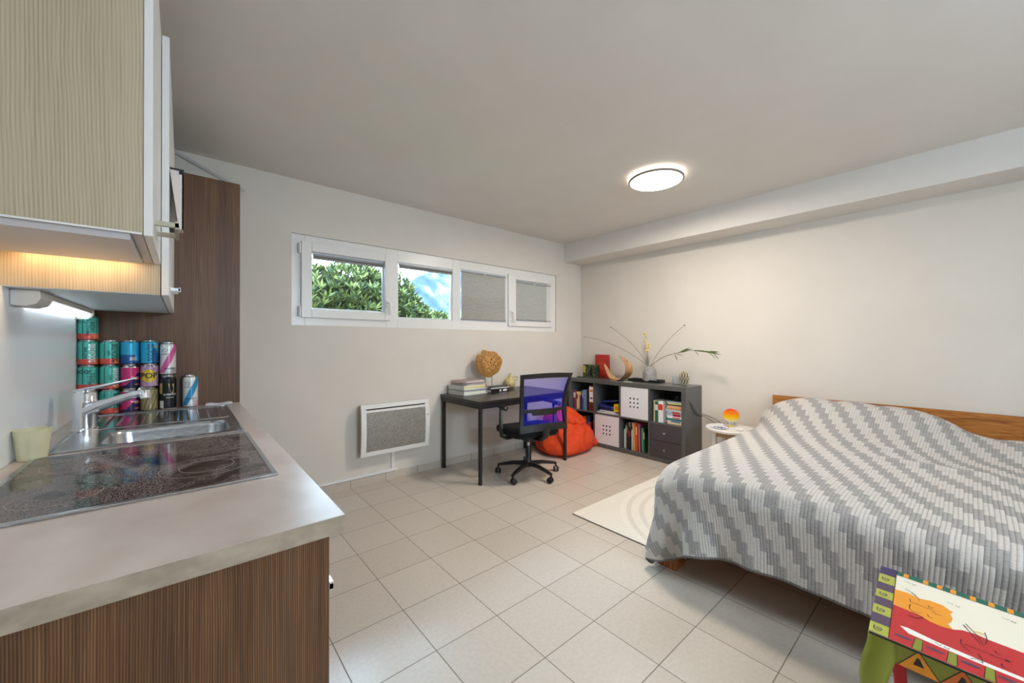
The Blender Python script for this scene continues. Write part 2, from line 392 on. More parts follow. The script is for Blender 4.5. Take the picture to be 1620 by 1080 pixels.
# ------------------------------------------------------------------ ceiling lamp
LC = (2.795, 1.56)
def emis(name, c, s):
    m = bpy.data.materials.new(name); m.use_nodes = True; b = bsdf(m); b.inputs['Base Color'].default_value = (.8, .8, .8, 1)
    b.inputs['Emission Color'].default_value = (*c, 1); b.inputs['Emission Strength'].default_value = s; return m
def ceiling_lamp(x, y, label, glow, halo, tagn):
    t = thing('ceiling_lamp', label, 'ceiling lamp', (x, y, ZC))
    MB().lathe([(.07, ZC-.001), (.07, ZC-.026)], (x, y, 0), 32).build('lamp_base', M_white, t, None, 30)
    MB().lathe([(.188, ZC-.029), (.188, ZC-.026)], (x, y, 0), 64).build('lamp_housing', M_white, t, None, 30)
    MB().lathe([(.190, ZC-.042), (.203, ZC-.042), (.203, ZC-.026), (.190, ZC-.026), (.190, ZC-.042)], (x, y, 0), 64, cap=False).build('lamp_frame', mat('lamp_rim', (150, 142, 130), .5), t, None, 30)
    MB().lathe([(.1895, ZC-.030), (.1895, ZC-.036)], (x, y, 0), 64).build('lamp_diffuser', emis('lamp_glow'+tagn, (1, .91, .82), glow), t)
    MB().lathe([(.160, ZC-.0255), (.180, ZC-.0255), (.180, ZC-.0225), (.160, ZC-.0225), (.160, ZC-.0255)], (x, y, 0), 64, cap=False).build('lamp_back_glow', emis('lamp_halo'+tagn, (1, .91, .78), halo), t)
ceiling_lamp(LC[0], LC[1], 'round flat LED ceiling lamp glowing white near the beam', 90., 9., '')
ceiling_lamp(1.5, -1.5, 'round flat LED lamp added out of view for fill light, at the rear by the door', 26., 4., '_rear_fill')  # second lamp, out of view, added as fill from behind the camera

# ------------------------------------------------------------------ kitchen: base unit
WZ = .89; WX1 = .26; WY0, WY1 = .845, 2.85
t = thing('base_cabinet', 'dark brown kitchen base cabinet under the worktop', 'cabinet', (-.07, 1.85, 0))
box('side_panel', (XL, .868, .0), (.235, .887, .852), M_brown, t)
box('carcass', (XL, .888, .10), (.215, WY1, .70), M_brown, t)
box('plinth', (XL, .888, 0), (.17, WY1, .099), M_brown, t)
for k in range(3):
    a = .89+k*.653; d = box('cabinet_door', (.216, a+.002, .105), (.235, a+.651, .845), M_brown, t, .001)
    MB().box((.2355, a+.03, .700), (.258, a+.042, .712)).box((.2355, a+.17, .700), (.258, a+.182, .712)).box((.250, a+.03, .696), (.258, a+.182, .716)).build('door_handle', M_alu, d)
BX0, BX1, BY0, BY1 = -.225, .158, 1.935, 2.245
mb = MB()
mb.box((XL, WY0, WZ-.036), (WX1, BY0, WZ)); mb.box((XL, BY1, WZ-.036), (WX1, WY1, WZ)); mb.box((XL, BY0, WZ-.036), (BX0, BY1, WZ)); mb.box((BX1, BY0, WZ-.036), (WX1, BY1, WZ))
wt = tag(mb.build('worktop', M_top, None, (-.07, 1.85, WZ)), 'pale grey-beige laminate kitchen worktop carrying sink and hob', 'worktop')
box('painted_shade_edge', (XL, WY0-.0012, WZ-.036), (WX1, WY0-.0001, WZ-.0006), noise_mat('shaded_edge_laminate', [(.25, (146, 130, 112)), (.5, (166, 151, 132)), (.75, (180, 166, 148))], 22, .5, (1, 1, 1.6), detail=8), wt)['label'] = 'worktop front edge in darker grey-brown, its shade painted in'  # same laminate as the top; shade on the front edge painted as darker colour
tag(box('splashback', (XL+.0003, .3, WZ+.001), (XL+.003, WY1, 1.411), M_splash, None, 0, (XL, 1.8, WZ)), 'glossy pale splashback on the wall behind the hob and sink', 'splashback')
# hob
HX0, HX1, HY0, HY1 = -.352, .198, 1.212, 1.852
t = thing('hob', 'black ceramic hob with smeared surface in front of the sink', 'hob', ((HX0+HX1)/2, (HY0+HY1)/2, WZ))
m = mat('ceramic_glass', (20, 18, 22), .07)
pos = nd(m, 'ShaderNodeNewGeometry').outputs['Position']
n1 = nd(m, 'ShaderNodeTexNoise'); n1.inputs['Scale'].default_value = 480; n1.inputs['Detail'].default_value = 4; lk(m, pos, n1.inputs['Vector'])
n2 = nd(m, 'ShaderNodeTexNoise'); n2.inputs['Scale'].default_value = 6; n2.inputs['Detail'].default_value = 5; n2.inputs['Distortion'].default_value = 1.2; lk(m, pos, n2.inputs['Vector'])
f = math_(m, 'MULTIPLY', math_(m, 'GREATER_THAN', n1.outputs[0], .53), math_(m, 'MULTIPLY', math_(m, 'SUBTRACT', n2.outputs[0], .36), 6.))
f = nd(m, 'ShaderNodeClamp').inputs[0].node and f
cl = nd(m, 'ShaderNodeClamp'); lk(m, f, cl.inputs[0])
mx = nd(m, 'ShaderNodeMix', data_type='RGBA'); lk(m, cl.outputs[0], mx.inputs[0]); mx.inputs[6].default_value = (*lin((24, 22, 26)), 1); mx.inputs[7].default_value = (*lin((150, 132, 128)), 1)
lk(m, mx.outputs[2], bsdf(m).inputs['Base Color']); lk(m, math_(m, 'MULTIPLY_ADD', cl.outputs[0], .3, .06), bsdf(m).inputs['Roughness'])
MB().loft([rrect(HX0+.014, HY0+.014, HX1-.014, HY1-.010, .004, WZ+.0005, 2), rrect(HX0+.014, HY0+.014, HX1-.014, HY1-.010, .004, WZ+.005, 2)]).build('glass_plate', m, t)
mb = MB()
for a, b in (((HX0, HY0), (HX1, HY0+.014)), ((HX0, HY1-.010), (HX1, HY1)), ((HX0, HY0+.014), (HX0+.014, HY1-.010)), ((HX1-.014, HY0+.014), (HX1, HY1-.010))):
    mb.box((a[0], a[1], WZ+.0003), (b[0], b[1], WZ+.0062))
mb.build('steel_frame', M_steel, t, None, None, .0015)
M_mark = mat('hob_mark', (186, 170, 160), .5)
def ring(mb, cx, cy, r, w=.0012, z=WZ+.0054, n=56, mi=0, h=.0002):
    mb.loft([[(cx+q*math.cos(2*PI*j/n), cy+q*math.sin(2*PI*j/n), zz) for j in range(n)] for q, zz in ((r-w, z-h), (r-w, z), (r, z), (r, z-h))], mi, False)
for cx, cy, r in ((.055, 1.42, .105), (-.22, 1.36, .075), (-.215, 1.68, .09), (.045, 1.70, .075)):
    mb = MB(); ring(mb, cx, cy, r)
    if r > .1: ring(mb, cx, cy, r*.6)
    mb.build('cooking_zone', M_mark, t)
for k in range(4): mb = MB(); ring(mb, .15, 1.35+k*.05, .008, .001); mb.build('touch_control', M_mark, t)

# sink
t = thing('sink', 'stainless steel inset sink with ribbed drainer behind the hob', 'sink', (-.07, 2.32, WZ))
SX0, SX1, SY0, SY1 = -.335, .192, 1.897, 2.735; Z1 = WZ+.0035
def plate_ring(mb, x0, y0, x1, y1, hx0, hy0, hx1, hy1, r, z):
    inner = rrect(hx0, hy0, hx1, hy1, r, z); outer = []
    cs = [(x1, y1), (x0, y1), (x0, y0), (x1, y0)]
    q = len(inner)//4
    for c in range(4):
        for k in range(q):
            outer.append((cs[c][0], cs[c][1], z))
    mb.loft([outer, inner], 0, False)
    return inner
mb = MB()
ymid = 2.27
inner = plate_ring(mb, SX0, SY0, SX1, ymid, BX0+.004, BY0+.004, BX1-.004, BY1-.004, .06, Z1)
depth = [(0, 0), (.004, -.006), (.006, -.02), (.012, -.10), (.03, -.130), (.06, -.137)]
rings = [rrect(BX0+.004+d, BY0+.004+d, BX1-.004-d, BY1-.004-d, .06, Z1+z) for d, z in depth]
mb.loft(rings, 0, False); mb.add(rings[-1], [tuple(range(len(rings[-1])))])
mb.box((SX0, ymid, WZ+.0004), (SX1, SY1, Z1-.0008))
mb.build('basin_plate', M_steel, t, None, 35)
mb = MB()     # raised rim
for a, b in (((SX0, SY0), (SX1, SY0+.010)), ((SX0, SY1-.010), (SX1, SY1)), ((SX0, SY0+.010), (SX0+.010, SY1-.010)), ((SX1-.010, SY0+.010), (SX1, SY1-.010))):
    mb.box((a[0], a[1], WZ+.0002), (b[0], b[1], Z1+.003))
mb.build('rim', M_steel, t, None, None, .0015)
mb = MB()
for k in range(12):
    x = SX0+.045+k*.039
    mb.tube([(x, ymid+.05, Z1-.001), (x, SY1-.06, Z1-.001)], .0055, 8)
mb.loft([rrect(SX0+.02+d, ymid+.025+d, SX1-.02-d, SY1-.03-d, .03, Z1+z) for d, z in ((0, -.001), (.002, .003), (.006, .003), (.008, -.001))], 0, False)
mb.build('drainer_ribs', M_steel, t, None, 40)
MB().lathe([(.028, .0), (.028, .002), (.02, .003), (.018, .001)], ((BX0+BX1)/2, (BY0+BY1)/2, Z1-.1365), 24).build('drain', M_chrome, t, None, 30)
# tap
TXp, TYp = -.298, 2.30
t = thing('mixer_tap', 'chrome single lever mixer tap at the wall side of the sink', 'tap', (TXp, TYp, Z1))
MB().lathe([(.040, .0), (.040, .010), (.035, .014), (.035, .115), (.036, .118), (.036, .123), (.034, .126), (.034, .150), (.026, .163), (.0, .166)], (TXp, TYp, Z1), 36).build('tap_body', M_chrome, t, None, 35)
d = Vector((.19, -.16, 0)).normalized()
pts = [Vector((TXp, TYp, Z1+.085)) + d*a + Vector((0, 0, z)) for a, z in ((.02, 0), (.07, .022), (.13, .042), (.19, .060), (.235, .070))]
MB().tube(pts, [.032, .029, .024, .020, .018], 16, flat=(1, .72)).build('spout', M_chrome, t, None, 50)
e = pts[-1]
MB().tube([e - d*.012 + Vector((0, 0, .012)), e + d*.004 + Vector((0, 0, .004)), e + d*.006 + Vector((0, 0, -.022))], [.015, .018, .016], 16).build('aerator', M_chrome, t, None, 50)
d2 = Vector((.28, -.11, 0)).normalized()
pts = [Vector((TXp, TYp, Z1+.155)) + d2*a + Vector((0, 0, z)) for a, z in ((-.025, .006), (.02, .016), (.07, .028), (.13, .044), (.16, .052))]
MB().tube(pts, [.024, .026, .018, .012, .010], 14, flat=(1, .35)).build('lever', M_chrome, t, None, 50)
# cup
cx, cy = -.352, 1.868
mb = MB(); mb.lathe([(.0, .001), (.030, .001), (.031, .004), (.0405, .093), (.0385, .093), (.029, .008), (.0, .006)], (cx, cy, WZ), 48)
tag(mb.build('beaker', noise_mat('cream_plastic', [(.3, (214, 208, 168)), (.7, (222, 216, 178))], 40, .4), None, (cx, cy, WZ), 40), 'cream tapered plastic beaker by the wall at the hob corner', 'cup')
# folded cloth
mb = MB(); rings = []
for k in range(9):
    u = k/8; x = .095+.13*u; h = .012+.004*math.sin(u*9)
    rings.append([(x, 2.752+.006*math.sin(u*7), WZ+.001), (x, 2.745+.006*math.sin(u*7), WZ+h*.5), (x, 2.757, WZ+h), (x, 2.80, WZ+h+.003), (x, 2.832, WZ+h*.8), (x, 2.838, WZ+.001)])
mb.loft(rings)
tag(mb.build('folded_cloth', mat('cloth_white', (228, 228, 230), .9), None, (.16, 2.79, WZ), 60, 0, 1), 'folded white dishcloth at the far right end of the worktop', 'cloth')

# tall cabinet
t = thing('tall_cabinet', 'tall dark brown cabinet at the far end of the worktop', 'cabinet', (-.06, 3.14, 0))
box('carcass', (XL+.002, WY1+.0005, .0), (.262, YA-.02, 2.206), M_brown, t)
box('cabinet_door', (.2625, WY1+.004, .1), (.264, YA-.024, 2.2), M_brown, t)

# wall cabinets
CX = -.057
t = thing('wall_cabinet', 'nearer pale wood grain wall cabinet with extractor hood above the hob', 'cabinet', (-.22, 1.54, 1.514), 'wall cabinets')
MB().box((XL, 1.314, 1.518), (CX-.018, 1.776, 2.30)).build('carcass', M_beige, t)
box('bottom_edge_strip', (XL, 1.3125, 1.5150), (CX-.019, 1.3138, 1.5195), M_white, t)
box('cabinet_door', (CX-.017, 1.314, 1.514), (CX, 1.776, 2.30), [M_white, M_beige][0], t, .001)
h = MB(); h.box((CX, 1.365, 1.556), (-.008, 1.377, 1.568)); h.box((CX, 1.50, 1.556), (-.008, 1.512, 1.568)); h.box((-.016, 1.365, 1.552), (-.008, 1.512, 1.572))
h.build('cabinet_handle', mat('brushed_nickel', (188, 182, 160), .35, .6), t)
hd = MB().box((XL+.002, 1.322, 1.500), (-.098, 1.700, 1.5175)); hd = hd.build('hood_panel', mat('hood_grey', (196, 190, 190), .35), t)
box('hood_light', (-.36, 1.712, 1.5130), (-.12, 1.762, 1.5170), emis('hood_glow', (1, .66, .36), 9.), t)
box('bottom_panel', (-.096, 1.320, 1.5150), (CX-.019, 1.774, 1.5178), MATS['hood_grey'], t)
t = thing('wall_cabinet', 'farther pale wood grain wall cabinet reaching lower, above the drink cans', 'cabinet', (-.22, 2.31, 1.411), 'wall cabinets')
MB().box((XL, 1.778, 1.413), (CX-.001, 2.848, 2.30)).build('carcass', M_beige, t)
box('underside_panel', (XL, 1.779, 1.411), (CX-.002, 2.848, 1.4128), mat('underside', (205, 215, 222), .4), t)
box('cabinet_door', (CX+.0015, 1.779, 1.411), (-.036, 2.848, 2.30), M_white, t, .001)
box('door_edge_strip', (CX+.002, 1.7775, 1.412), (-.037, 1.7789, 2.299), M_white, t)
h = MB(); h.box((-.036, 2.15, 1.466), (-.008, 2.162, 1.478)); h.box((-.036, 2.29, 1.466), (-.008, 2.302, 1.478)); h.box((-.014, 2.15, 1.463), (-.006, 2.302, 1.481))
h.build('cabinet_handle', M_alu, t)
# shallow holder on the cabinet door
t = thing('door_rack', 'slim white rack with black rim hung on the farther wall cabinet door', 'rack', (-.018, 1.83, 1.64))
mb = MB(); x0, x1, y0, y1, z0, z1 = -.0355, .0015, 1.80, 1.86, 1.65, 1.855
mb.prism([(x0, z1), (x1, z1), (x1, z0), (x1-.012, z0)], 'y', y0, y0+.004)
mb.box((x1-.004, y0, z0), (x1, y1, z1)); mb.box((x0, y1-.003, z0), (x1, y1, z1))
mb.build('rack_body', mat('rack_white', (226, 214, 208), .5), t)
MB().box((x0, y0-.002, z1), (x1+.001, y1, z1+.006)).box((x1-.012, y0-.003, z1-.012), (x1+.001, y0+.004, z1)).build('rack_rim', M_black, t)
box('rack_foot', (x0, y0-.001, z0-.004), (x0+.013, y1, z0+.004), M_black, t)
# under cabinet tube lamp
t = thing('under_cabinet_lamp', 'white tube lamp along the wall under the farther wall cabinet', 'lamp', (XL+.035, 2.3, 1.41))
mb = MB(); pr = [(XL+.0035, 1.4105), (XL+.062, 1.4105), (XL+.064, 1.385), (XL+.055, 1.368), (XL+.035, 1.360), (XL+.0035, 1.362)]
mb.prism(pr, 'y', 1.84, 1.98); mb.prism(pr, 'y', 2.775, 2.80); mb.box((XL+.0035, 1.98, 1.392), (XL+.058, 2.775, 1.4105))
mb.build('lamp_housing', mat('old_white', (226, 220, 210), .4), t, None, None, .003)
MB().tube([(XL+.036, 1.98, 1.380), (XL+.036, 2.775, 1.380)], .016, 16).build('tube_cover', emis('tube_fill_glow', (.80, .92, 1), 1.5), t, None, 40)  # cool glow on the cover added to brighten the splashback
# conduit on the window wall
tag(MB().tube([(-.06, YA-.016, 2.532), (.345, YA-.016, 2.358)], .019, 4, flat=(1, .7)).build('cable_duct', M_pvc, None, (.15, YA-.01, 2.44)), 'slanting white cable duct high on the wall above the tall brown cabinet', 'cable duct')

# ------------------------------------------------------------------ drink cans
CR, CH = .0356, .1235
M_can = mat('can_metal', (205, 205, 205), .25, 1.)
def cm(n, c): return mat('can_'+n, c, .3, .25)
teal, teal2, red, navy, mag, org = cm('teal', (84, 186, 168)), cm('teal_dark', (24, 112, 110)), cm('red', (214, 84, 72)), cm('navy', (38, 34, 82)), cm('magenta', (206, 52, 116)), cm('orange', (232, 128, 84))
blue, cyan, yel, pur, olive, blk = cm('blue', (24, 88, 150)), cm('cyan', (44, 168, 206)), cm('yellow', (222, 186, 50)), cm('purple', (160, 96, 150)), cm('olive', (122, 118, 92)), cm('black', (22, 22, 24))
wht, pink, sky = cm('white', (228, 230, 226)), cm('pink', (208, 96, 150)), cm('sky', (52, 150, 200))
gold = cm('gold', (206, 176, 110)); ink = cm('ink', (26, 50, 60))
def f_teal(a, z):
    if z < .26: return 1 if a < .5 else 2
    return 3 if (math.sin(a*9)*.5+.5) > .96 else 0
def f_blue(a, z): return 1 if (z < .42 and a < .6) or z < .12 else 0
def f_blue2(a, z): return 1 if (z < .5+.25*math.sin(a*3) and a > .35) else 0
def f_mag(a, z):
    if z < .12: return 0 if a < -1.2 else 1
    if z < .30+.45*(a): return 2 if (a > .55 and .12 < (z*3) % 1 < .5) else 1
    return 0
def f_pop(a, z):
    r = math.hypot(a*.62+.06, (z-.53)*2.0)
    if r < .62: return 1
    return 2 if math.sin(a*23+z*31)*math.sin(z*47-a*11) > .25 else 0
def f_olive(a, z): return 1 if math.sin(a*13+z*29)*math.sin(z*41) > .4 else 0
def f_blk(a, z): return 1 if (-1.25 < a < -.7 and (.5 < z < .85)) else (2 if (-1.2 < a < -.55 and z < .25) else 0)
def f_white(a, z):
    w = a*.9 - (z-.5)*1.9
    return 1 if -.40 < w-.10 < .40 and z > .03 else (2 if (a > .3 and z < .22 and math.sin(a*30+z*50) > .2) else 0)
def wrap(txt, size, a0, zc, R, face, vert=0):
    v, f = text2d(txt, size); out = []
    for x, y in v:
        if vert: y *= 1.5 if vert == 1 else 1.9
        if vert == 1: x, y = -y, x
        if vert == 2: x, y = y, -x
        th = face + a0 + x/R; out.append((R*math.cos(th), R*math.sin(th), zc+y))
    return out, f
def can(x, y, z, r, h, mats, fn, texts, label):
    """a runs to the right as the camera sees the can; 0 faces the camera"""
    t = thing('drink_can', label, 'can', (x, y, z), 'drink cans stacked at the end of the worktop')
    face = math.atan2(-y, -x)                       # towards the camera
    n = 96; prof = [(.70*r, .0), (.76*r, .003), (.95*r, .045*h)]
    zs = [.06+.81*k/64 for k in range(65)]
    body = [(r, q*h) for q in zs]
    rings = [(p[0], p[1]) for p in prof] + body + [(.95*r, .905*h), (.86*r, .945*h), (.79*r, .965*h)]
    mb = MB(); vs = []; fs = []; mi = []
    for rr, zz in rings:
        for j in range(n): th = face+2*PI*j/n; vs.append((x+rr*math.cos(th), y+rr*math.sin(th), z+zz))
    for i in range(len(rings)-1):
        for j in range(n):
            k = (j+1) % n; fs.append((i*n+j, i*n+k, (i+1)*n+k, (i+1)*n+j))
            a = 2*PI*(j+.5)/n; a = a-2*PI if a > PI else a
            zq = (rings[i][1]+rings[i+1][1])/2/h
            mi.append(len(mats) if (zq < .05 or zq > .953 or (zq > .87 and fn is f_mag)) else fn(a, (zq-.05)/.84 if zq < .88 else .999))
    mb.add(vs, fs, mi); mb.build('can_body', list(mats)+[M_can], t, None, 50)
    MB().lathe([(.79*r, .966*h), (.84*r, .975*h), (.84*r, h-.0008), (.78*r, h-.0008), (.76*r, .97*h), (0, .97*h)], (x, y, z), 36).build('can_lid', M_can, t, None, 40)
    MB().cbox((x, y, z+.975*h+.0005), (.018, .012, .0012), rz=face).build('pull_tab', M_can, t)
    if texts:
        for tx, sz, a0, zq, mt, vert in texts:
            v, f = wrap(tx, sz, a0, zq*h, r+(.0013 if sz > .016 else .0006), face, vert)
            MB().add([(x+p[0], y+p[1], z+p[2]) for p in v], f).build('can_lettering', mt, t)
cans = []
yc = 2.808; c0 = XL+.003+CR+.0015; st = CR*2+.0025
def zz(k): return WZ+k*CH
TE = (teal, red, org, teal2)
cx_ = [c0+st*k for k in range(6)]
can(cx_[0], yc, zz(3), CR, CH, TE, f_teal, [('EMBRACE THE', .0125, .0, .50, ink, 1), ('UNIQUE', .0135, .45, .52, ink, 1), ('DOG', .016, -.75, .72, ink, 0)], 'teal can with red band, alone on top of the stack by the wall')
can(cx_[0], yc, zz(2), CR, CH, TE, f_teal, [('BREWDOG', .0180, .35, .49, wht, 2), ('HAZY JANE', .011, -.25, .5, ink, 1)], 'teal can with large vertical lettering directly below the topmost can')
can(cx_[0], yc, zz(1), CR, CH, TE, f_teal, [('DOG', .024, -.65, .75, ink, 0), ('EMBRACE THE', .0125, .15, .5, ink, 1), ('UNIQUE', .0135, .5, .5, ink, 1)], 'teal can in the wall column, two below the topmost can')
can(cx_[0], yc, zz(0), CR, CH, TE, f_teal, [('BREWDOG', .0180, .45, .49, ink, 2)], 'teal can at the foot of the wall column, behind the tap')
can(cx_[1], yc, zz(2), CR, CH, TE, f_teal, [('BREWDOG', .0180, .5, .49, ink, 2), ('HAZY', .010, -.05, .5, ink, 1)], 'teal can topping the second column, left of the plain blue can')
can(cx_[1], yc, zz(1), CR, CH, TE, f_teal, [('BREWDOG', .0180, .65, .49, wht, 2), ('HAZY', .010, .1, .5, ink, 1)], 'teal can in the second column, left of the upper magenta can')
can(cx_[1], yc, zz(0), CR, CH, TE, f_teal, [('BREWDOG', .0180, .7, .49, ink, 2)], 'teal can behind the tap spout, left of the lower magenta can')
can(cx_[2], yc, zz(2), CR, CH, (cyan, blue), f_blue, [('||||||', .018, .35, .25, wht, 0)], 'two tone blue can with barcode on top of the magenta cans')
MG = (mag, navy, org)
can(cx_[2], yc, zz(1), CR, CH, MG, f_mag, [('MALT', .012, .55, .45, wht, 0)], 'magenta and navy can directly under the two tone blue can')
can(cx_[2], yc, zz(0), CR, CH, MG, f_mag, [('MALT', .012, .55, .45, wht, 0)], 'magenta and navy can at the bottom, behind the tap spout')
can(cx_[3], yc, zz(2), CR, CH, (cyan, blue), f_blue2, [('BREWDOG', .0180, .1, .49, ink, 2), ('66', .02, .85, .75, yel, 0)], 'bright blue can with large vertical lettering beside the tall white can')
can(cx_[3], yc, zz(1), CR, CH, (pur, yel, wht), f_pop, [('POP', .040, -.05, .50, ink, 0)], 'yellow and purple can lettered POP')
can(cx_[3], yc, zz(0), CR, CH, (olive, gold), f_olive, [], 'olive and gold patterned can under the POP can')
TR, TH = .0335, .178
can(cx_[4], yc, WZ, .0350, TH+.006, (blk, gold, wht), f_blk, [('GUINNESS', .0125, .25, .44, wht, 0), ('DRAUGHT', .007, .25, .35, wht, 0)], 'black tall can with gold harp under the white and pink can')
can(cx_[4], yc, WZ+TH+.006, TR, TH, (wht, pink, navy), f_white, [('SEVAKIJA', .011, .25, .20, ink, 0), ('NOSECO', .008, -.35, .64, ink, 0)], 'tall white can with pink diagonal stripe on the black can')
can(cx_[5]+.020, yc, WZ, TR, TH, (wht, sky, pink), f_white, [('KRONSHIP', .011, .1, .28, ink, 0), ('NOSECO', .008, -.35, .64, ink, 0)], 'tall white can with blue diagonal stripe standing alone on the worktop')
# gold harp on the black can and line emblems on the white ones
for o in [o for o in C.objects if o.get('category') == 'can']:
    L = o['label']; x, y, z = o.location
    if 'black tall can' in L:
        face = math.atan2(-y, -x); R = .0354; poly = [(-.009, .018), (-.006, .020), (.006, .016), (.011, .019), (.011, .0), (.008, -.016), (.004, -.020), (-.001, -.012), (-.006, .004)]
        MB().add([(x+R*math.cos(face+.35+u*1.3/R), y+R*math.sin(face+.35+u*1.3/R), z+.112+w*1.4) for u, w in poly], [tuple(range(9))]).build('harp_emblem', gold, o)
    if 'tall white can' in L:
        face = math.atan2(-y, -x); R = TR+.0005; pts = [(-.012, -.001), (-.010, .007), (-.003, .011), (.004, .009), (.010, .008), (.008, .001), (.003, -.005), (-.004, -.005), (-.012, -.001)]
        MB().tube([(x+R*math.cos(face-.35+u/R), y+R*math.sin(face-.35+u/R), z+.130+w) for u, w in pts], .0010, 4).build('animal_emblem', ink, o)

# ------------------------------------------------------------------ radiator
t = thing('panel_heater', 'white wall mounted electric panel heater with perforated grey front', 'heater', (1.48, YA-.08, .26))
x0, x1, z0, z1 = 1.155, 1.795, .268, .712; yf = YA-.105
def bow(u): return -.020*(1-((u-.5)*2)**2)         # the front bulges towards the room across its height
mb = MB(); rings = []
for k in range(13):
    u = k/12; z = z0+(z1-z0)*u; y = yf+.012+bow(u)
    rings.append([(x0, y, z), (x1, y, z), (x1, y+.022, z), (x0, y+.022, z)])
gx0, gx1, gz0, gz1 = x0+.042, x1-.042, z0+.038, z1-.068
def band(name, a, b, c, d, m, dy=0.):
    mb = MB(); rings = []
    for k in range(11):
        z = c+(d-c)*k/10; y = yf+.012+bow((z-z0)/(z1-z0))+dy
        rings.append([(a, y, z), (b, y, z), (b, y+.02, z), (a, y+.02, z)])
    mb.loft(rings); return mb
mb = MB()
for a, b, c, d in ((x0, gx0, z0, z1), (gx1, x1, z0, z1), (gx0, gx1, z0, gz0), (gx0, gx1, gz1, z1-.048), (gx0, gx1, z1-.036, z1)):
    q = band('', a, b, c, d, None); mb.add(q.v, q.f)
mb.build('heater_frame', M_white, t, None, 40)
mp = mat('perforated_metal', (150, 146, 136), .45, .3)
vor = nd(mp, 'ShaderNodeTexVoronoi'); vor.inputs['Scale'].default_value = 230; lk(mp, nd(mp, 'ShaderNodeNewGeometry').outputs['Position'], vor.inputs['Vector'])
lk(mp, ramp(mp, vor.outputs['Distance'], [(.3, (92, 88, 80)), (.55, (172, 168, 158))]), bsdf(mp).inputs['Base Color'])
band('', gx0, gx1, gz0, gz1, None, .004).build('heater_grille', mp, t, None, 40)
box('heater_body', (x0+.02, yf+.034, z0+.01), (x1-.02, YA-.004, z1-.01), mat('heater_back', (205, 203, 198), .5), t)
box('air_slot', (gx0, yf+.016, z1-.050), (gx1, yf+.022, z1-.034), M_dark, t)
MB().cbox((x1-.02, yf-.004, z0+.30), (.006, .006, .012)).build('heater_switch', M_black, t)
v, f = text2d('radiateur', .016); MB().add([(gx0+.032+a, yf+.0100, z0+.018+b) for a, b in v], f).build('maker_lettering', M_dark, t)
tag(MB().prism([(.72, .070), (1.52, .070), (1.52, .096), (.72, .088)], 'y', YA-.014, YA-.0005).build('cable_duct', M_pvc, None, (1.1, YA-.01, .07), None, .002), 'white cable duct lying along the top of the baseboard below the heater', 'cable duct')
tag(box('cable_duct', (1.460, YA-.014, .0945), (1.490, YA-.0005, .272), M_pvc, None, .002, (1.475, YA-.01, .1)), 'short vertical white cable duct coming down from the heater', 'cable duct')

# ------------------------------------------------------------------ desk
DZ = .733; d0, d1, e0, e1 = 1.972, 3.118, 2.748, 3.415
t = thing('desk', 'black metal desk with dark top standing against the window wall', 'desk', ((d0+d1)/2, (e0+e1)/2, 0))
mt = noise_mat('desk_laminate', [(.3, (40, 34, 31)), (.7, (56, 48, 44))], 30, .28, (1, 8, 1))
box('desktop', (d0-.008, e0-.008, DZ-.020), (d1+.008, e1, DZ), mt, t, .0015)
MB().box((d0+.002, e0+.002, DZ-.068), (d1-.002, e0+.024, DZ-.021)).box((d0+.002, e1-.03, DZ-.068), (d1-.002, e1-.008, DZ-.021)).box((d0+.002, e0+.024, DZ-.068), (d0+.024, e1-.03, DZ-.021)).box((d1-.024, e0+.024, DZ-.068), (d1-.002, e1-.03, DZ-.021)).build('apron', M_blackm, t)
for x in (d0+.02, d1-.02):
    for y in (e0+.02, e1-.026):
        l = MB().tube([(x, y, .012), (x, y, DZ-.0215)], .0185, 20).build('leg', M_blackm, t, None, 40)
        MB().tube([(x, y, 0), (x, y, .013)], .0192, 20).build('foot_cap', M_black, l, None, 40)

# things on the desk
t = thing('letter_tray', 'lower white letter tray filled with papers at the left of the desk', 'letter tray', (2.2, 3.27, DZ), None, .08)
M_tray = mat('tray_plastic', (212, 214, 208), .35)
def tray(t, z, h):
    mb = MB(); w, d = .15, .125
    mb.box((-w, -d, z), (w, d, z+.003)); mb.box((-w, -d, z+.003), (-w+.003, d, z+h)); mb.box((w-.003, -d, z+.003), (w, d, z+h)); mb.box((-w+.003, d-.003, z+.003), (w-.003, d, z+h))
    mb.box((-w+.003, -d, z+.003), (w-.003, -d+.003, z+.012))
    mb.build('tray_shell', M_tray, t)
rnd = random.Random(2)
def sheets(n, z0, z1, cols, t, w=.145, d=.118, jit=.05):
    for k in range(n):
        z = z0+(z1-z0)*k/n; zz1 = z+(z1-z0)/n-.0004
        c = rnd.choice(cols); mb = MB(); mb.cbox((rnd.uniform(-1, 1)*jit*.15, rnd.uniform(-1, 1)*jit*.1, (z+zz1)/2), (w*2*.97, d*2*.95, zz1-z), rz=rnd.uniform(-jit, jit))
        mb.build('paper_bundle', mat('paper_'+'_'.join(map(str, c)), c, .7), t)
tray(t, .002, .042); sheets(5, .006, .044, [(235, 232, 222), (225, 225, 220), (240, 236, 214)], t, .143, .115, .02)
t = thing('letter_tray', 'upper letter tray, stacked on the lower one, with yellow and white papers', 'letter tray', (2.2, 3.27, DZ+.050), None, .08)
tray(t, .0, .038); sheets(5, .004, .046, [(236, 222, 150), (235, 232, 226), (228, 226, 220)], t, .143, .115, .02)
t = thing('magazine_stack', 'loose pile of magazines on top of the letter trays', 'magazines', (2.2, 3.27, DZ+.098), None, .08)
sheets(7, .0005, .040, [(196, 200, 214), (110, 114, 140), (214, 208, 204), (176, 150, 146), (230, 230, 232)], t, .135, .105, .2)
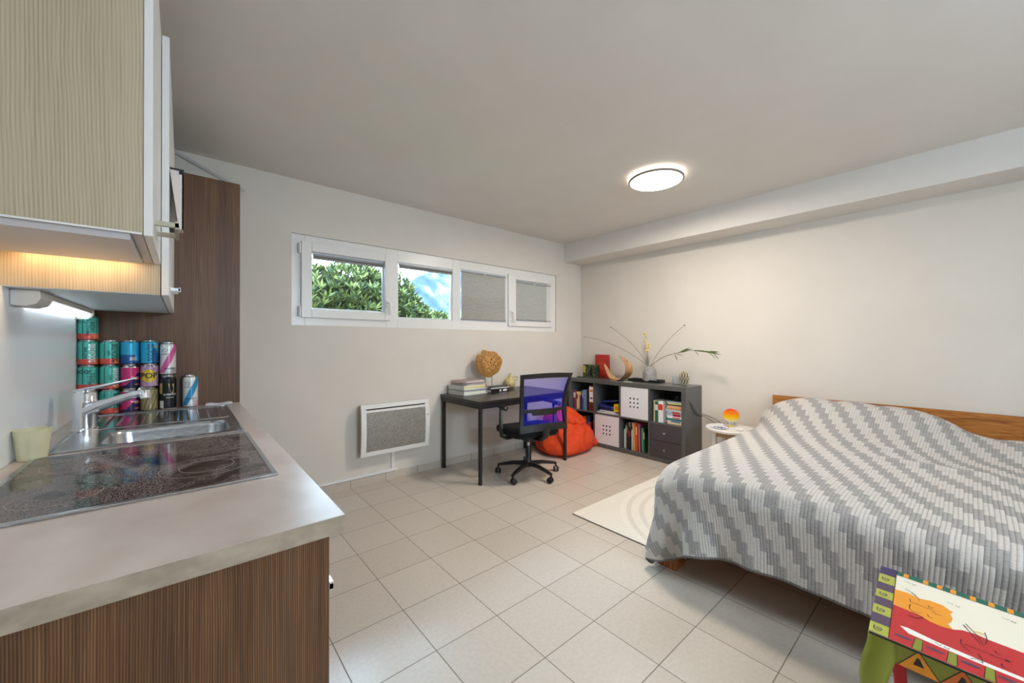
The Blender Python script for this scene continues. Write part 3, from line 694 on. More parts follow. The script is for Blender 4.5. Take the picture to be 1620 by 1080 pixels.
# wood disc sculpture on books
t = thing('book', 'flat black book with a white round emblem under the wooden disc sculpture', 'book', (2.52, 3.215, DZ), None, .12)
MB().box((-.13, -.06, .0), (.13, .12, .004)).box((-.13, -.06, .030), (.13, .12, .034)).box((-.13, -.06, .004), (.13, -.056, .030)).build('book_cover', mat('book_black', (24, 22, 24), .4), t)
box('pages', (-.127, -.0555, .0042), (.127, .117, .0298), M_paper, t)
MB().lathe([(.013, 0), (.013, .0008), (.0, .0008)], (0, 0, 0), 24).build('round_emblem', M_white, t).matrix_local = Matrix.Translation((0, -.0605, .017)) @ Matrix.Rotation(PI/2, 4, 'X')
box('spine_label', (.04, -.0612, .006), (.10, -.0602, .028), M_paper, t)
t = thing('book', 'thin dark green book on the black book beneath the wooden disc sculpture', 'book', (2.54, 3.245, DZ+.0345), None, -.03)
MB().box((-.12, -.075, .0), (.12, .085, .003)).box((-.12, -.075, .014), (.12, .085, .017)).box((-.12, .082, .003), (.12, .085, .014)).build('book_cover', mat('book_green', (24, 52, 44), .4), t)
box('pages', (-.118, -.073, .0032), (.118, .0815, .0138), M_paper, t)
t = thing('disc_sculpture', 'round carved pale wood disc on two thin metal rods', 'sculpture', (2.455, 3.25, DZ+.052))
ZB = DZ+.0523
MB().cbox((2.455, 3.25, ZB+.006), (.13, .06, .012), rz=.05).build('base_plate', mat('dull_silver', (170, 168, 164), .35, .8), t, None, None, .002)
for x in (2.405, 2.490): MB().tube([(x, 3.25, ZB+.012), (x, 3.25, ZB+.13)], .0055, 12).build('rod', M_alu, t, None, 40)
cx, cz = 2.447, 1.030; n = 96
def rad(a):
    r = .138+.006*math.sin(3*a+.6)+.004*math.sin(7*a)
    d = abs(((a-2.25+PI) % (2*PI))-PI)
    return r - .014*math.exp(-(d/.12)**2)*(1) + .010*math.exp(-((d-.3)/.2)**2)
rings = []
dn = Vector((-.35, -.94, 0)).normalized(); ux = Vector((-dn.y, dn.x, 0))
def dp(r, a, o): p = Vector((cx, 3.25, cz)) + ux*(r*math.cos(a)) + Vector((0, 0, r*math.sin(a))) + dn*o; return tuple(p)
for q, o in ((.0, -.025), (.9, -.025), (1., -.018), (1., .018), (.93, .025)):
    rings.append([dp(max(rad(2*PI*j/n)*q, .001), 2*PI*j/n, o) for j in range(n)])
mb = MB(); mb.loft(rings, 0, True)
wood = noise_mat('pale_wood', [(.3, (176, 124, 56)), (.6, (204, 150, 76)), (.8, (214, 166, 92))], 30, .6, coord='pos', bump=.3)
mb.build('wood_disc', wood, t, None, 45)
rnd = random.Random(9)
mcut = mat('carved_groove', (96, 58, 24), .8); M_rim = mat('groove_hole', (40, 26, 14), .9)
mb = MB()
for j in range(50):
    a = 2*PI*j/50+rnd.uniform(-.02, .02); r0, r1 = rad(a)*rnd.uniform(.52, .60), rad(a)*.95
    w = .0021; p = [dp(r0, a-w/r0, .0254), dp(r1, a-w/r1, .0254), dp(r1, a+w/r1, .0254), dp(r0, a+w/r0, .0254)]
    mb.add(p, [(0, 1, 2, 3)])
mb.build('carved_rays', mcut, t)
mb = MB()
for j in range(22):
    a, r, s = rnd.uniform(0, 6.28), .065*math.sqrt(rnd.random()), rnd.uniform(.004, .007)
    c = (r*math.cos(a), r*math.sin(a)); pts = []
    for k in range(8): u = c[0]+s*math.cos(k*PI/4); v = c[1]+s*math.sin(k*PI/4); pts.append(dp(math.hypot(u, v), math.atan2(v, u), .0256))
    mb.add(pts, [tuple(range(8))])
o = mb.build('drilled_holes', M_rim, t)
# gourd
t = thing('gourd', 'small bulbous cream gourd with handle loops at the right of the desk', 'gourd', (2.81, 3.335, DZ))
MB().lathe([(.0, .001), (.030, .001), (.055, .02), (.066, .05), (.060, .080), (.042, .105), (.024, .120), (.018, .132), (.021, .148), (.012, .158), (.0, .160)], (2.81, 3.335, DZ), 28).build('gourd_body', noise_mat('gourd_skin', [(.3, (198, 180, 128)), (.7, (222, 206, 158))], 25, .6), t, None, 60)
mg = mat('rattan', (206, 184, 120), .6)
MB().tube([(2.795, 3.32, DZ+.118), (2.755, 3.315, DZ+.125), (2.735, 3.315, DZ+.105), (2.745, 3.315, DZ+.075)], [.007, .008, .007, .004], 8).build('loop_handle', mg, t, None, 60)
MB().tube([(2.828, 3.32, DZ+.118), (2.87, 3.315, DZ+.135), (2.915, 3.315, DZ+.122), (2.90, 3.315, DZ+.098), (2.86, 3.32, DZ+.098), (2.835, 3.325, DZ+.108)], [.007, .008, .008, .007, .006, .005], 8).build('loop_handle', mg, t, None, 60)
for a in range(3): MB().tube([(2.81, 3.335, DZ+.158), (2.81+.02*math.cos(a*2.1), 3.335+.015*math.sin(a*2.1), DZ+.172)], [.006, .003], 6).build('stem_stub', mg, t)

# ------------------------------------------------------------------ office chair
t = thing('office_chair', 'black swivel office chair with blue mesh back in front of the desk', 'office chair', (2.49, 2.685, 0), None, -.21)
MP = mat('chair_plastic', (30, 28, 26), .38); M_fab = noise_mat('chair_fabric', [(.3, (14, 14, 16)), (.7, (24, 24, 27))], 300, .95, coord='obj')
hub = MB(); hub.lathe([(.032, .085), (.040, .085), (.040, .115), (.034, .135), (.027, .15), (.027, .27), (.024, .275), (.0, .275)], n=24); hub.build('hub', MP, t, None, 40)
MB().tube([(0, 0, .27), (0, 0, .385)], .014, 16).build('gas_lift', M_alu, t, None, 40)
base_ang = math.atan2(.248, -.185)+.21
for k in range(5):
    a = base_ang+k*2*PI/5; c, s_ = math.cos(a), math.sin(a); R = .295
    pts = [(c*.03, s_*.03, .112), (c*.14, s_*.14, .108), (c*.25, s_*.25, .088), (c*R, s_*R, .078)]
    MB().tube(pts, [.028, .024, .019, .016], 10, flat=(1, .75)).build('base_arm', MP, t, None, 50)
    o = bpy.data.objects.new('caster', None); C.objects.link(o); o.parent = t; o.location = (c*R, s_*R, 0); o['_loc'] = 1
    sw = a*1.7
    MB().tube([(0, 0, .07), (0, 0, .045)], .008, 8).build('caster_stem', M_black, o)
    for sd in (-1, 1):
        w = MB(); n = 20; off = Vector((math.cos(sw), math.sin(sw), 0))
        side = Vector((-off.y, off.x, 0)); fw = off*.012
        rr = [(0.004, .014*sd+.012*sd), (.018, .026*sd), (.026, .020*sd), (.026, .006*sd), (.004, .004*sd)]
        w.loft([[tuple(fw+side*o_ + off*(r_*math.cos(2*PI*j/n)) + Vector((0, 0, .0265+r_*math.sin(2*PI*j/n)))) for j in range(n)] for r_, o_ in rr])
        w.build('caster_wheel', M_black, o, None, 40)
# seat
mb = MB(); rings = []
for z, k in ((.385, .80), (.395, .93), (.42, 1.), (.455, 1.), (.472, .94), (.478, .80), (.478, .0)):
    rings.append([(p[0]*max(k, .02), .02+p[1]*max(k, .02), z + (.010*(p[1]/.23)**2 if z > .45 else 0) - (.03*max(0, p[1]/.23)**3 if z > .4 else 0)) for p in [(q[0], q[1]) for q in rrect(-.245, -.225, .245, .235, .09, 0, 6)]])
mb.loft(rings); mb.build('seat', M_fab, t, None, 60)
MB().cbox((0, -.02, .375), (.20, .26, .05)).build('tilt_mechanism', MP, t, None, None, .008)
MB().tube([(.10, .02, .372), (.24, .03, .372)], .005, 8).tube([(.225, .03, .372), (.275, .03, .367)], [.012, .016], 10, flat=(1, .6)).build('tilt_lever', MP, t, None, 50)
# back: frame curve points (x, z) and y offset
def by(z): return -.245 - .075*((z-.50)/.48)**1.0 + .045*math.sin(PI*(z-.50)/.48)
def bpt(x, z): return Vector((x, by(z) - .055*(1-(x/.25)**2)*.8, z))
def strip(pts, w0, th, name, mt_, close=False):
    """ribbon frame: pts = list of (x, z, half width dir)"""
    mb = MB(); rings = []
    for (x0_, z0_), (x1_, z1_) in pts:
        a = bpt(x0_, z0_); b = bpt(x1_, z1_); f_ = Vector((0, -th, 0))
        rings.append([tuple(a), tuple(b), tuple(b+f_), tuple(a+f_)])
    mb.loft(rings, 0, True); return mb
N = 14
def sidepts(sg):
    out = []
    for k in range(N+1):
        u = k/N; z = .50+.475*u
        xo = .255 - .022*math.sin(PI*u) + (.012*u) - .01*(1-u); w = .028-.008*u
        out.append(((sg*xo, z), (sg*(xo-w), z)))
    return out
strip(sidepts(1), 0, .026, 's', MP).build('back_frame', MP, t, None, 50)
strip(sidepts(-1), 0, .026, 's', MP).build('back_frame', MP, t, None, 50)
strip([((-.257+.514*k/N, .955+.022+.012*math.sin(PI*k/N)), (-.257+.514*k/N, .938+.008*math.sin(PI*k/N))) for k in range(N+1)], 0, .026, 's', MP).build('top_rail', MP, t, None, 50)
strip([((-.245+.49*k/N, .530+.012*math.sin(PI*k/N)), (-.245+.49*k/N, .470+.012*math.sin(PI*k/N))) for k in range(N+1)], 0, .030, 's', MP).build('lower_rail', MP, t, None, 50)
strip([((-.228+.456*k/N, .668), (-.228+.456*k/N, .640)) for k in range(N+1)], 0, .024, 's', MP).build('cross_bar', MP, t, None, 50)
strip([((-.13+.26*k/N, .640), (-.12+.24*k/N, .615)) for k in range(N+1)], 0, .020, 's', MP).build('lumbar_support', MP, t, None, 50)
mm = bpy.data.materials.new('blue_mesh'); mm.use_nodes = True; nt = mm.node_tree; nt.nodes.remove(nt.nodes['Principled BSDF'])
tr = nt.nodes.new('ShaderNodeBsdfTransparent'); tr.inputs[0].default_value = (.74, .74, .98, 1); df = nt.nodes.new('ShaderNodeBsdfDiffuse'); df.inputs[0].default_value = (.004, .012, .85, 1)
wv = nt.nodes.new('ShaderNodeTexWave'); wv.bands_direction = 'Z'; wv.inputs['Scale'].default_value = 60; wv.inputs['Distortion'].default_value = 0
tc = nt.nodes.new('ShaderNodeTexCoord'); nt.links.new(tc.outputs['Object'], wv.inputs['Vector'])
mr = nt.nodes.new('ShaderNodeMapRange'); mr.inputs[3].default_value = .20; mr.inputs[4].default_value = .34; nt.links.new(wv.outputs['Fac'], mr.inputs[0])
mx = nt.nodes.new('ShaderNodeMixShader'); nt.links.new(mr.outputs[0], mx.inputs[0]); nt.links.new(tr.outputs[0], mx.inputs[1]); nt.links.new(df.outputs[0], mx.inputs[2])
nt.links.new(mx.outputs[0], nt.nodes['Material Output'].inputs[0])
vs = []; fs = []; nx, nz = 12, 14
for i in range(nx+1):
    for j in range(nz+1):
        z = .525+.425*j/nz; x = (-.236+.472*i/nx); p = bpt(x, z); vs.append((p.x, p.y-.012, p.z))
for i in range(nx):
    for j in range(nz): a = i*(nz+1)+j; fs.append((a, a+nz+1, a+nz+2, a+1))
MB().add(vs, fs).build('mesh_back', mm, t, None, 60)
MB().tube([(0, -.10, .375), (0, -.23, .385), (0, -.30, .43), (0, -.315, .50)], [.03, .028, .026, .022], 10, flat=(1.3, .7)).build('back_bracket', MP, t, None, 50)
for sg in (-1, 1):
    pts = [(sg*.13, .0, .378), (sg*.235, .0, .375), (sg*.285, .0, .40), (sg*.295, .0, .46), (sg*.290, .0, .655)]
    MB().tube(pts, [.022, .024, .024, .022, .020], 10, flat=(1, .7)).build('arm_post', MP, t, None, 50)
    MB().cbox((sg*.290, -.018, .555), (.018, .004, .17), rx=0).build('arm_slider', M_alu, t, None, None, .001)
    mb = MB(); rings = []
    for k, (y, w, zt) in enumerate(((-.10, .012, .665), (-.085, .032, .674), (.0, .038, .682), (.10, .042, .684), (.135, .036, .680), (.15, .014, .672))):
        rings.append([(sg*.290-w, y, zt-.012), (sg*.290-w*.8, y, zt), (sg*.290+w*.8, y, zt), (sg*.290+w, y, zt-.012), (sg*.290+w*.7, y, zt-.024), (sg*.290-w*.7, y, zt-.024)])
    mb.loft(rings).build('armrest', MP, t, None, 60)

# ------------------------------------------------------------------ bean bag
c = Vector((3.44, 3.075, 0)); n, m = 90, 60; rings = []
def sm(e0_, e1_, x): x = max(0, min(1, (x-e0_)/(e1_-e0_))); return x*x*(3-2*x)
for i in range(m+1):
    u = i/m; ring = []
    for j in range(n):
        a = 2*PI*j/n
        z = .50*(u**.9); r = (1-u**2.1)**.62 if u < 1 else 0
        r *= .36*(1+.04*math.sin(a*2+1)) * (1 + .10*math.sin(PI*min(u*1.7, 1)))
        if u < .06: r *= .86+.14*sm(0, .06, u)
        w = .017*math.sin(a*11+3*math.sin(u*7))*math.sin(PI*u)**.6 + .012*math.sin(a*5-u*13+1)*sm(.2, .6, u) + .010*math.sin(a*23+u*31)*u
        w += -.030*math.exp(-((u-.60-.06*math.sin(a*2+.5))/.03)**2)          # slump crease
        tail = .20*math.exp(-((((a+.42+PI) % (2*PI))-PI)/.16)**2)*math.exp(-((u-.04)/.12)**2)
        tail += .10*math.exp(-((((a+2.5+PI) % (2*PI))-PI)/.5)**2)*math.exp(-((u-.1)/.2)**2)
        rr = max(r+w*(r > .03)+tail, .001)
        lean = Vector((-.02*u, .03*u, 0))
        x, y = c.x+rr*1.0*math.cos(a)*.96+lean.x, c.y+rr*math.sin(a)*.86+lean.y
        ring.append((min(x, 3.792), min(y, 3.412), .004+z))
    rings.append(ring)
mb = MB(); mb.loft(rings)
tag(mb.build('bean_bag', noise_mat('orange_cloth', [(.3, (214, 62, 14)), (.7, (230, 76, 22))], 20, .8, bump=.1), None, (c.x, c.y, 0), 60), 'orange bean bag slumped in the corner between desk and shelf', 'bean bag')

# ------------------------------------------------------------------ cube shelf
SX, SX2, SYa, SYb, SH = 3.80, 4.158, 1.805, 3.333, .80
t = thing('cube_shelf', 'dark grey low cube shelf with four by two compartments along the right wall', 'shelf', ((SX+SX2)/2, (SYa+SYb)/2, 0))
M_sh = mat('shelf_grey', (90, 89, 88), .28); TH_ = .045; TI = .016
SHELF = t
box('top_board', (SX, SYa, SH-TH_), (SX2, SYb, SH), M_sh, t, .0012)
box('bottom_board', (SX, SYa, 0), (SX2, SYb, TH_), M_sh, t, .0012)
box('side_panel', (SX, SYa, TH_+.0003), (SX2, SYa+TH_, SH-TH_-.0003), M_sh, t, .0012)
box('side_panel', (SX, SYb-TH_, TH_+.0003), (SX2, SYb, SH-TH_-.0003), M_sh, t, .0012)
box('back_panel', (SX2-.006, SYa+TH_, TH_), (SX2-.001, SYb-TH_, SH-TH_), mat('shelf_back', (34, 32, 32), .6), t)
cw = (SYb-SYa-2*TH_-3*TI)/4; ch = (SH-2*TH_-TI)/2
def cell(c_, r_):   # c_ 0 = far left in the photo; returns ytop(left), yright, z0, z1
    yl = SYb-TH_-c_*(cw+TI); z0_ = TH_+(0 if r_ == 1 else ch+TI)
    return yl, yl-cw, z0_, z0_+ch
for k in range(1, 4):
    y = SYb-TH_-k*cw-(k-1)*TI
    box('divider', (SX+.002, y-TI, TH_+.0003), (SX2-.007, y, SH-TH_-.0003), M_sh, t)
for k in range(4):
    yl, yr, z0_, z1_ = cell(k, 1)
    box('shelf_board', (SX+.002, yr+.0003, z1_), (SX2-.007, yl-.0003, z1_+TI), M_sh, t)
def insert_door(c_, r_, label, m_):
    yl, yr, z0_, z1_ = cell(c_, r_); g_ = .004
    t = thing('insert_box', label, 'shelf insert', (SX+.16, (yl+yr)/2, z0_), 'perforated door inserts')
    a0, a1, b0, b1 = yr+g_, yl-g_, z0_+g_*.5, z1_-g_
    cy, cz = (a0+a1)/2, (b0+b1)/2; hs, pt = .0085, .046
    holes = [(cy+i*pt-hs, cy+i*pt+hs, cz+j*pt-hs, cz+j*pt+hs) for i in (-1, 0, 1) for j in (-1, 0, 1)]
    mb = MB(); ys = sorted({a0, a1, *[h[0] for h in holes], *[h[1] for h in holes]}); zs = sorted({b0, b1, *[h[2] for h in holes], *[h[3] for h in holes]})
    for p, q in zip(ys, ys[1:]):
        for r, s_ in zip(zs, zs[1:]):
            if any(abs(h[0]-p) < 1e-6 and abs(h[2]-r) < 1e-6 for h in holes): continue
            mb.add([(SX+.006, p, r), (SX+.006, q, r), (SX+.006, q, s_), (SX+.006, p, s_)], [(0, 1, 2, 3)])
    mb.add([(SX+.006, a0, b0), (SX+.006, a1, b0), (SX+.006, a1, b1), (SX+.006, a0, b1), (SX+.02, a0, b0), (SX+.02, a1, b0), (SX+.02, a1, b1), (SX+.02, a0, b1)], [(0, 1, 5, 4), (1, 2, 6, 5), (2, 3, 7, 6), (3, 0, 4, 7)])
    mb.build('perforated_front', m_, t)
    mb = MB(); mb.box((SX+.0202, a0, b0), (SX2-.02, a0+.004, b1)); mb.box((SX+.0202, a1-.004, b0), (SX2-.02, a1, b1)); mb.box((SX+.0202, a0+.004, b0), (SX2-.02, a1-.004, b0+.004)); mb.box((SX2-.024, a0+.004, b0+.004), (SX2-.02, a1-.004, b1))
    mb.build('box_shell', M_dark, t)
insert_door(2, 0, 'white insert with nine square holes in the upper row of the shelf', mat('insert_white', (232, 230, 232), .4))
insert_door(1, 1, 'white insert with nine square holes in the lower row of the shelf', MATS['insert_white'])
yl, yr, z0_, z1_ = cell(3, 1)
t = thing('drawer_insert', 'dark insert with two small drawers at the lower right of the shelf', 'shelf insert', (SX+.16, (yl+yr)/2, z0_))
box('insert_case', (SX+.022, yr+.002, z0_+.0005), (SX2-.02, yl-.002, z1_-.002), M_sh, t)
for k in range(2):
    za = z0_+.003+k*(ch/2); d = box('drawer', (SX+.004, yr+.004, za), (SX+.0215, yl-.004, za+ch/2-.005), mat('drawer_front', (74, 68, 72), .38), t, .001)
    mb = MB(); cy, cz = (yl+yr)/2, za+ch/4
    mb.loft([[(SX+x_, cy+r_*math.cos(2*PI*j/20), cz+r_*math.sin(2*PI*j/20)) for j in range(20)] for x_, r_ in ((.0038, .004), (-.010, .004), (-.013, .010), (-.020, .011), (-.023, .007))])
    mb.build('drawer_knob', M_alu, d, None, 40)

# ------------------------------------------------------------------ books
def cover_mat(c): return mat('cover_%d_%d_%d' % c, c, .42)
def upright(c_, r_, items, grp, x_back=.28, lean=0., zadd=0.):
    """items: (thickness, height, colour, second colour or None, depth, label) from left (far) to right"""
    yl, yr, z0_, z1_ = cell(c_, r_); y = yl-.004
    for it in items:
        if it[0] < 0: y -= -it[0]; continue
        th, h, col, col2, dp_, label = it[:6]; ln = it[6] if len(it) > 6 else lean
        x = SX+.028+.03*random.random()
        t = thing('book', label, 'book', (x, y-th, z0_+.0008+zadd), grp, 0)
        t.rotation_euler = (-ln, 0, 0)
        MB().box((0, 0, 0), (dp_, .002, h)).box((0, th-.002, 0), (dp_, th, h)).box((0, .002, 0), (.002, th-.002, h)).build('book_cover', cover_mat(col), t)
        box('pages', (.0022, .0022, .002), (dp_-.004, th-.0022, h-.003), M_paper, t)
        if col2: box('spine_band', (-.0005, .0012, h*.58), (.0006, th-.0012, h*.86), cover_mat(col2), t)
        y -= th/math.cos(ln) + .0012
    return y
g = 'books in the upper left compartment of the shelf'
upright(0, 0, [
 (.020, .235, (40, 62, 130), (220, 225, 235), .2, 'blue and white book, leftmost in the upper left compartment'),
 (.018, .232, (186, 60, 60), (235, 225, 215), .2, 'red book with white band, second from the left edge of the upper left compartment'),
 (.016, .236, (60, 44, 36), None, .2, 'dark brown book between the red and the cream spines, upper left compartment'),
 (.024, .214, (222, 200, 150), (120, 50, 40), .19, 'cream book with dark red band in the upper left compartment'),
 (.016, .205, (214, 190, 120), None, .18, 'plain yellowish cream book beside the orange-red one, upper left compartment'),
 (.018, .170, (206, 74, 40), None, .18, 'short orange-red book in the upper left compartment'),
 (.018, .176, (30, 40, 110), None, .18, 'short navy book left of the tall light blue spine, upper left compartment'),
 (.028, .245, (56, 120, 180), (190, 215, 235), .2, 'tall light blue book with pale band in the upper left compartment'),
 (.030, .242, (120, 138, 168), None, .2, 'tall grey-blue book beside the lever arch file'),
], g)
yl, yr, z0_, z1_ = cell(0, 0)
t = thing('ring_binder', 'red-brown lever arch file with white label at the right of the upper left compartment', 'binder', (SX+.02, yr+.006, z0_+.0008), None, 0)
MB().box((0, 0, 0), (.27, .003, .31)).box((0, .075, 0), (.27, .078, .31)).box((0, .003, 0), (.003, .075, .31)).build('binder_cover', cover_mat((108, 44, 36)), t)
box('spine_label', (-.0008, .010, .11), (.0004, .068, .295), M_paper, t)
box('label_print', (-.0012, .016, .235), (-.0007, .062, .262), cover_mat((214, 130, 60)), t)
box('label_print', (-.0012, .020, .150), (-.0007, .058, .166), M_dark, t)
mb = MB(); mb.loft([[(-.0010, .039+.011*r_*math.cos(2*PI*j/20), .055+.011*r_*math.sin(2*PI*j/20)) for j in range(20)] for r_ in (1, .6)], 0, False); mb.build('finger_ring', M_dark, t)
box('pages', (.004, .006, .004), (.262, .072, .300), M_paper, t)
g = 'books in the lower left compartment of the shelf'
upright(0, 1, [(-.10,), 
 (.026, .205, (226, 212, 180), None, .18, 'cream book just right of the bean bag crest, lower left compartment'),
 (.022, .215, (214, 200, 170), (190, 40, 40), .18, 'cream book with red band in the lower left compartment'),
 (.020, .205, (232, 190, 90), None, .18, 'yellow book in the lower left compartment'),
 (.018, .21, (150, 40, 44), (230, 220, 210), .18, 'dark red book with pale band in the lower left compartment'),
 (.028, .21, (34, 40, 74), (200, 205, 220), .18, 'navy book with pale title band in the lower left compartment'),
 (.020, .212, (60, 80, 140), None, .18, 'plain blue book next to the navy one, lower left compartment'),
 (.022, .208, (196, 70, 70), None, .18, 'red book touching the divider in the lower left compartment'),
], g)
yl, yr, z0_, z1_ = cell(0, 1)
for (y, h, c_, lb) in ((yl-.155, .055, (206, 120, 40), 'small orange box lying on the books of the lower left compartment'), (yl-.225, .065, (40, 70, 120), 'small blue box lying on the books of the lower left compartment')):
    t = thing('small_box', lb, 'box', (SX+.12, y, z0_+.217), 'small boxes on the lower left books')
    MB().cbox((SX+.12, y, z0_+.217+h/2), (.10, .05, h)).build('box_body', cover_mat(c_), t, None, None, .002)
    MB().cbox((SX+.12, y, z0_+.217+h+.0025), (.103, .053, .004)).build('box_lid', cover_mat(tuple(max(0, int(v*.7)) for v in c_)), t, None, None, .001)
g = 'books and magazines in the lower third compartment'
upright(2, 1, [(-.018,),
 (.008, .215, (226, 226, 220), None, .2, 'thin white booklet, leftmost in the lower third compartment'),
 (.012, .250, (110, 170, 186), None, .2, 'light blue book in the lower third compartment'),
 (.010, .268, (222, 222, 214), None, .2, 'thin pale magazine right of the light blue book'),
 (.018, .300, (34, 40, 34), (96, 150, 70), .2, 'tall dark book with green band in the lower third compartment'),
 (.012, .296, (190, 190, 186), (40, 40, 44), .2, 'tall grey magazine with black band in the lower third compartment'),
 (.020, .245, (42, 38, 40), (190, 50, 50), .2, 'black book with red band in the lower third compartment'),
 (.014, .240, (70, 96, 150), (220, 220, 230), .2, 'blue book with white band in the lower third compartment'),
 (.010, .225, (228, 226, 216), None, .2, 'thin cream booklet left of the tan book'),
 (-.012,),
 (.018, .305, (208, 176, 130), None, .22, 'tall tan book beside the orange spines', .036),
 (.016, .312, (214, 108, 34), None, .22, 'left one of the two tall orange spines', .036),
 (.018, .312, (196, 84, 26), (240, 200, 120), .22, 'right one of the two tall orange spines, with pale band', .036),
 (.014, .300, (30, 28, 30), None, .22, 'tall black book right of the orange spines', .036),
 (.012, .305, (204, 110, 140), None, .22, 'tall pink magazine in the lower third compartment', .036),
 (.014, .270, (30, 44, 78), None, .2, 'dark blue book between the pink and the teal spines', .036),
 (.012, .262, (40, 140, 140), None, .2, 'teal book in the lower third compartment', .036),
 (.012, .268, (96, 160, 84), None, .2, 'green book in the lower third compartment, right of the teal one', .036),
 (.012, .255, (28, 70, 50), (230, 200, 200), .2, 'dark green book, rightmost in the lower third compartment', .036),
], g)
g = 'upright books in the upper right compartment'
upright(3, 0, [(-.028,),
 (.014, .225, (206, 196, 160), None, .2, 'thin cream book, leftmost in the upper right compartment'),
 (.034, .212, (36, 96, 66), (214, 224, 210), .2, 'green book with white band in the upper right compartment'),
 (.052, .222, (232, 230, 228), (206, 50, 36), .2, 'thick white book with broad red band in the upper right compartment'),
], g)
yl, yr, z0_, z1_ = cell(3, 0)
z = z0_+.0008; rnd = random.Random(21)
stack = [(.016, (226, 210, 150), 'cream book at the very bottom of the stack in the upper right compartment'),
 (.022, (232, 230, 232), 'white book with blue print second from the bottom of the stack'),
 (.020, (30, 120, 110), 'teal book low in the stack of the upper right compartment'),
 (.018, (230, 232, 232), 'white book directly under the red labelled one in the stack'),
 (.032, (206, 214, 222), 'pale book with a red label in the middle of the stack'),
 (.024, (160, 186, 196), 'blue-grey book above the red labelled one'),
 (.018, (236, 234, 230), 'white book just under the two tan ones'),
 (.016, (206, 150, 104), 'lower tan book of the stack in the upper right compartment'),
 (.020, (216, 176, 140), 'upper tan book of the stack in the upper right compartment'),
 (.012, (60, 56, 40), 'thin dark book between the tan and the yellow-green one'),
 (.012, (214, 214, 110), 'thin yellow-green book near the top of the stack'),
 (.014, (170, 176, 190), 'grey-blue book topping the stack in the upper right compartment')]
for th, c_, lb in stack:
    w = rnd.uniform(.150, .178); dpt = rnd.uniform(.2, .235); j = rnd.uniform(0, .015)
    t = thing('book', lb, 'book', (SX+.025+j, yr+.008, z), 'stacked books in the upper right compartment', 0)
    MB().box((0, 0, 0), (dpt, w, .002)).box((0, 0, th-.002), (dpt, w, th)).box((0, 0, .002), (.002, w, th-.002)).build('book_cover', cover_mat(c_), t)
    box('pages', (.0022, .002, .0022), (dpt-.002, w-.003, th-.0022), M_paper, t)
    if 'red label' in lb: box('spine_label', (-.0006, .02, .004), (.0004, .10, th-.004), cover_mat((200, 44, 50)), t)
    if 'blue print' in lb: box('spine_label', (-.0006, .02, .005), (.0004, .12, th-.005), cover_mat((70, 80, 150)), t)
    z += th+.0006
for k in range(2):
    t = thing('glass_jar', ['left', 'right'][k]+' small dark jar on the book stack in the upper right compartment', 'jar', (SX+.14, yr+.11-k*.05, z), 'dark jars on the book stack', 0)
    MB().lathe([(.0, .0), (.018, .0), (.019, .006), (.019, .03), (.014, .036)], n=20).build('jar_body', cover_mat((46, 48, 54)), t, None, 40)
    MB().lathe([(.0155, .0365), (.0155, .046), (.0, .046)], n=20).build('jar_lid', cover_mat((120, 120, 124)), t, None, 40)
# folders etc. in the upper second compartment
yl, yr, z0_, z1_ = cell(1, 0); z = z0_+.0008
M_fold = cover_mat((48, 60, 150)); cyc = (yl+yr)/2
g = 'magazines lying in the upper second compartment'
for k, (th, c_, w, lb) in enumerate(((.006, (226, 228, 232), .30, 'lowest pale magazine of the pile in the upper second compartment'), (.008, (70, 90, 150), .26, 'blue magazine of the pile in the upper second compartment'), (.007, (196, 60, 60), .20, 'red magazine under the yellow box'), (.009, (214, 196, 170), .22, 'cream magazine directly under the folders'))):
    y1 = yl-.02 if k != 2 else yr+.02+w
    if k == 3: y1 = yl-.05
    t = thing('magazine', lb, 'magazine', (SX+.03, y1-w, z), g, 0)
    box('front_page', (0, 0, th-.0008), (.21, w, th), cover_mat(c_), t); box('pages', (.0005, .0005, 0), (.2095, w-.0005, th-.0009), M_paper, t)
    z += th+.0005
t = thing('yellow_box', 'small yellow box standing on the magazines in the upper second compartment', 'box', (SX+.04, yr+.012, z), None, 0)
MB().box((0, 0, 0), (.09, .085, .088)).build('box_body', cover_mat((226, 196, 40)), t, None, None, .002)
box('box_label', (-.0006, .012, .02), (.0004, .072, .07), cover_mat((200, 150, 30)), t)
def folder(y0, zz0, tilt, w, lb, c_=(58, 70, 160)):
    t = thing('document_folder', lb, 'folder', (SX+.03, y0, zz0), 'blue document folders', 0); t.rotation_euler = (tilt, 0, 0)
    MB().add([(0, 0, 0), (.24, 0, 0), (.24, w, .0), (0, w, .0), (0, 0, .003), (.24, 0, .003), (.24, w, .012), (0, w, .012)], [(0, 1, 2, 3), (4, 5, 6, 7), (3, 2, 6, 7), (1, 2, 6, 5), (0, 1, 5, 4)]).build('folder_cover', cover_mat(c_), t)
    box('papers', (.004, .01, .0032), (.235, w-.03, .0045), mat('papers_blue_white', (200, 206, 236), .6), t)
zb = z+.030
MB_ = [folder(yr+.10, zb-.012, .12, .21, 'lowest blue document folder, resting on the magazines'), folder(yr+.095, zb+.008, .09, .22, 'middle blue document folder in the upper second compartment'),
       folder(yr+.085, zb+.088, -.14, .20, 'topmost blue folder leaning over the yellow box', (44, 56, 140))]
t = thing('document_folder', 'thick closed blue folder supporting the leaning folders', 'folder', (SX+.05, yr+.10, z), 'blue document folders', 0)
MB().box((0, 0, 0), (.2, .2, .0165)).build('folder_cover', cover_mat((36, 44, 110)), t, None, None, .002)

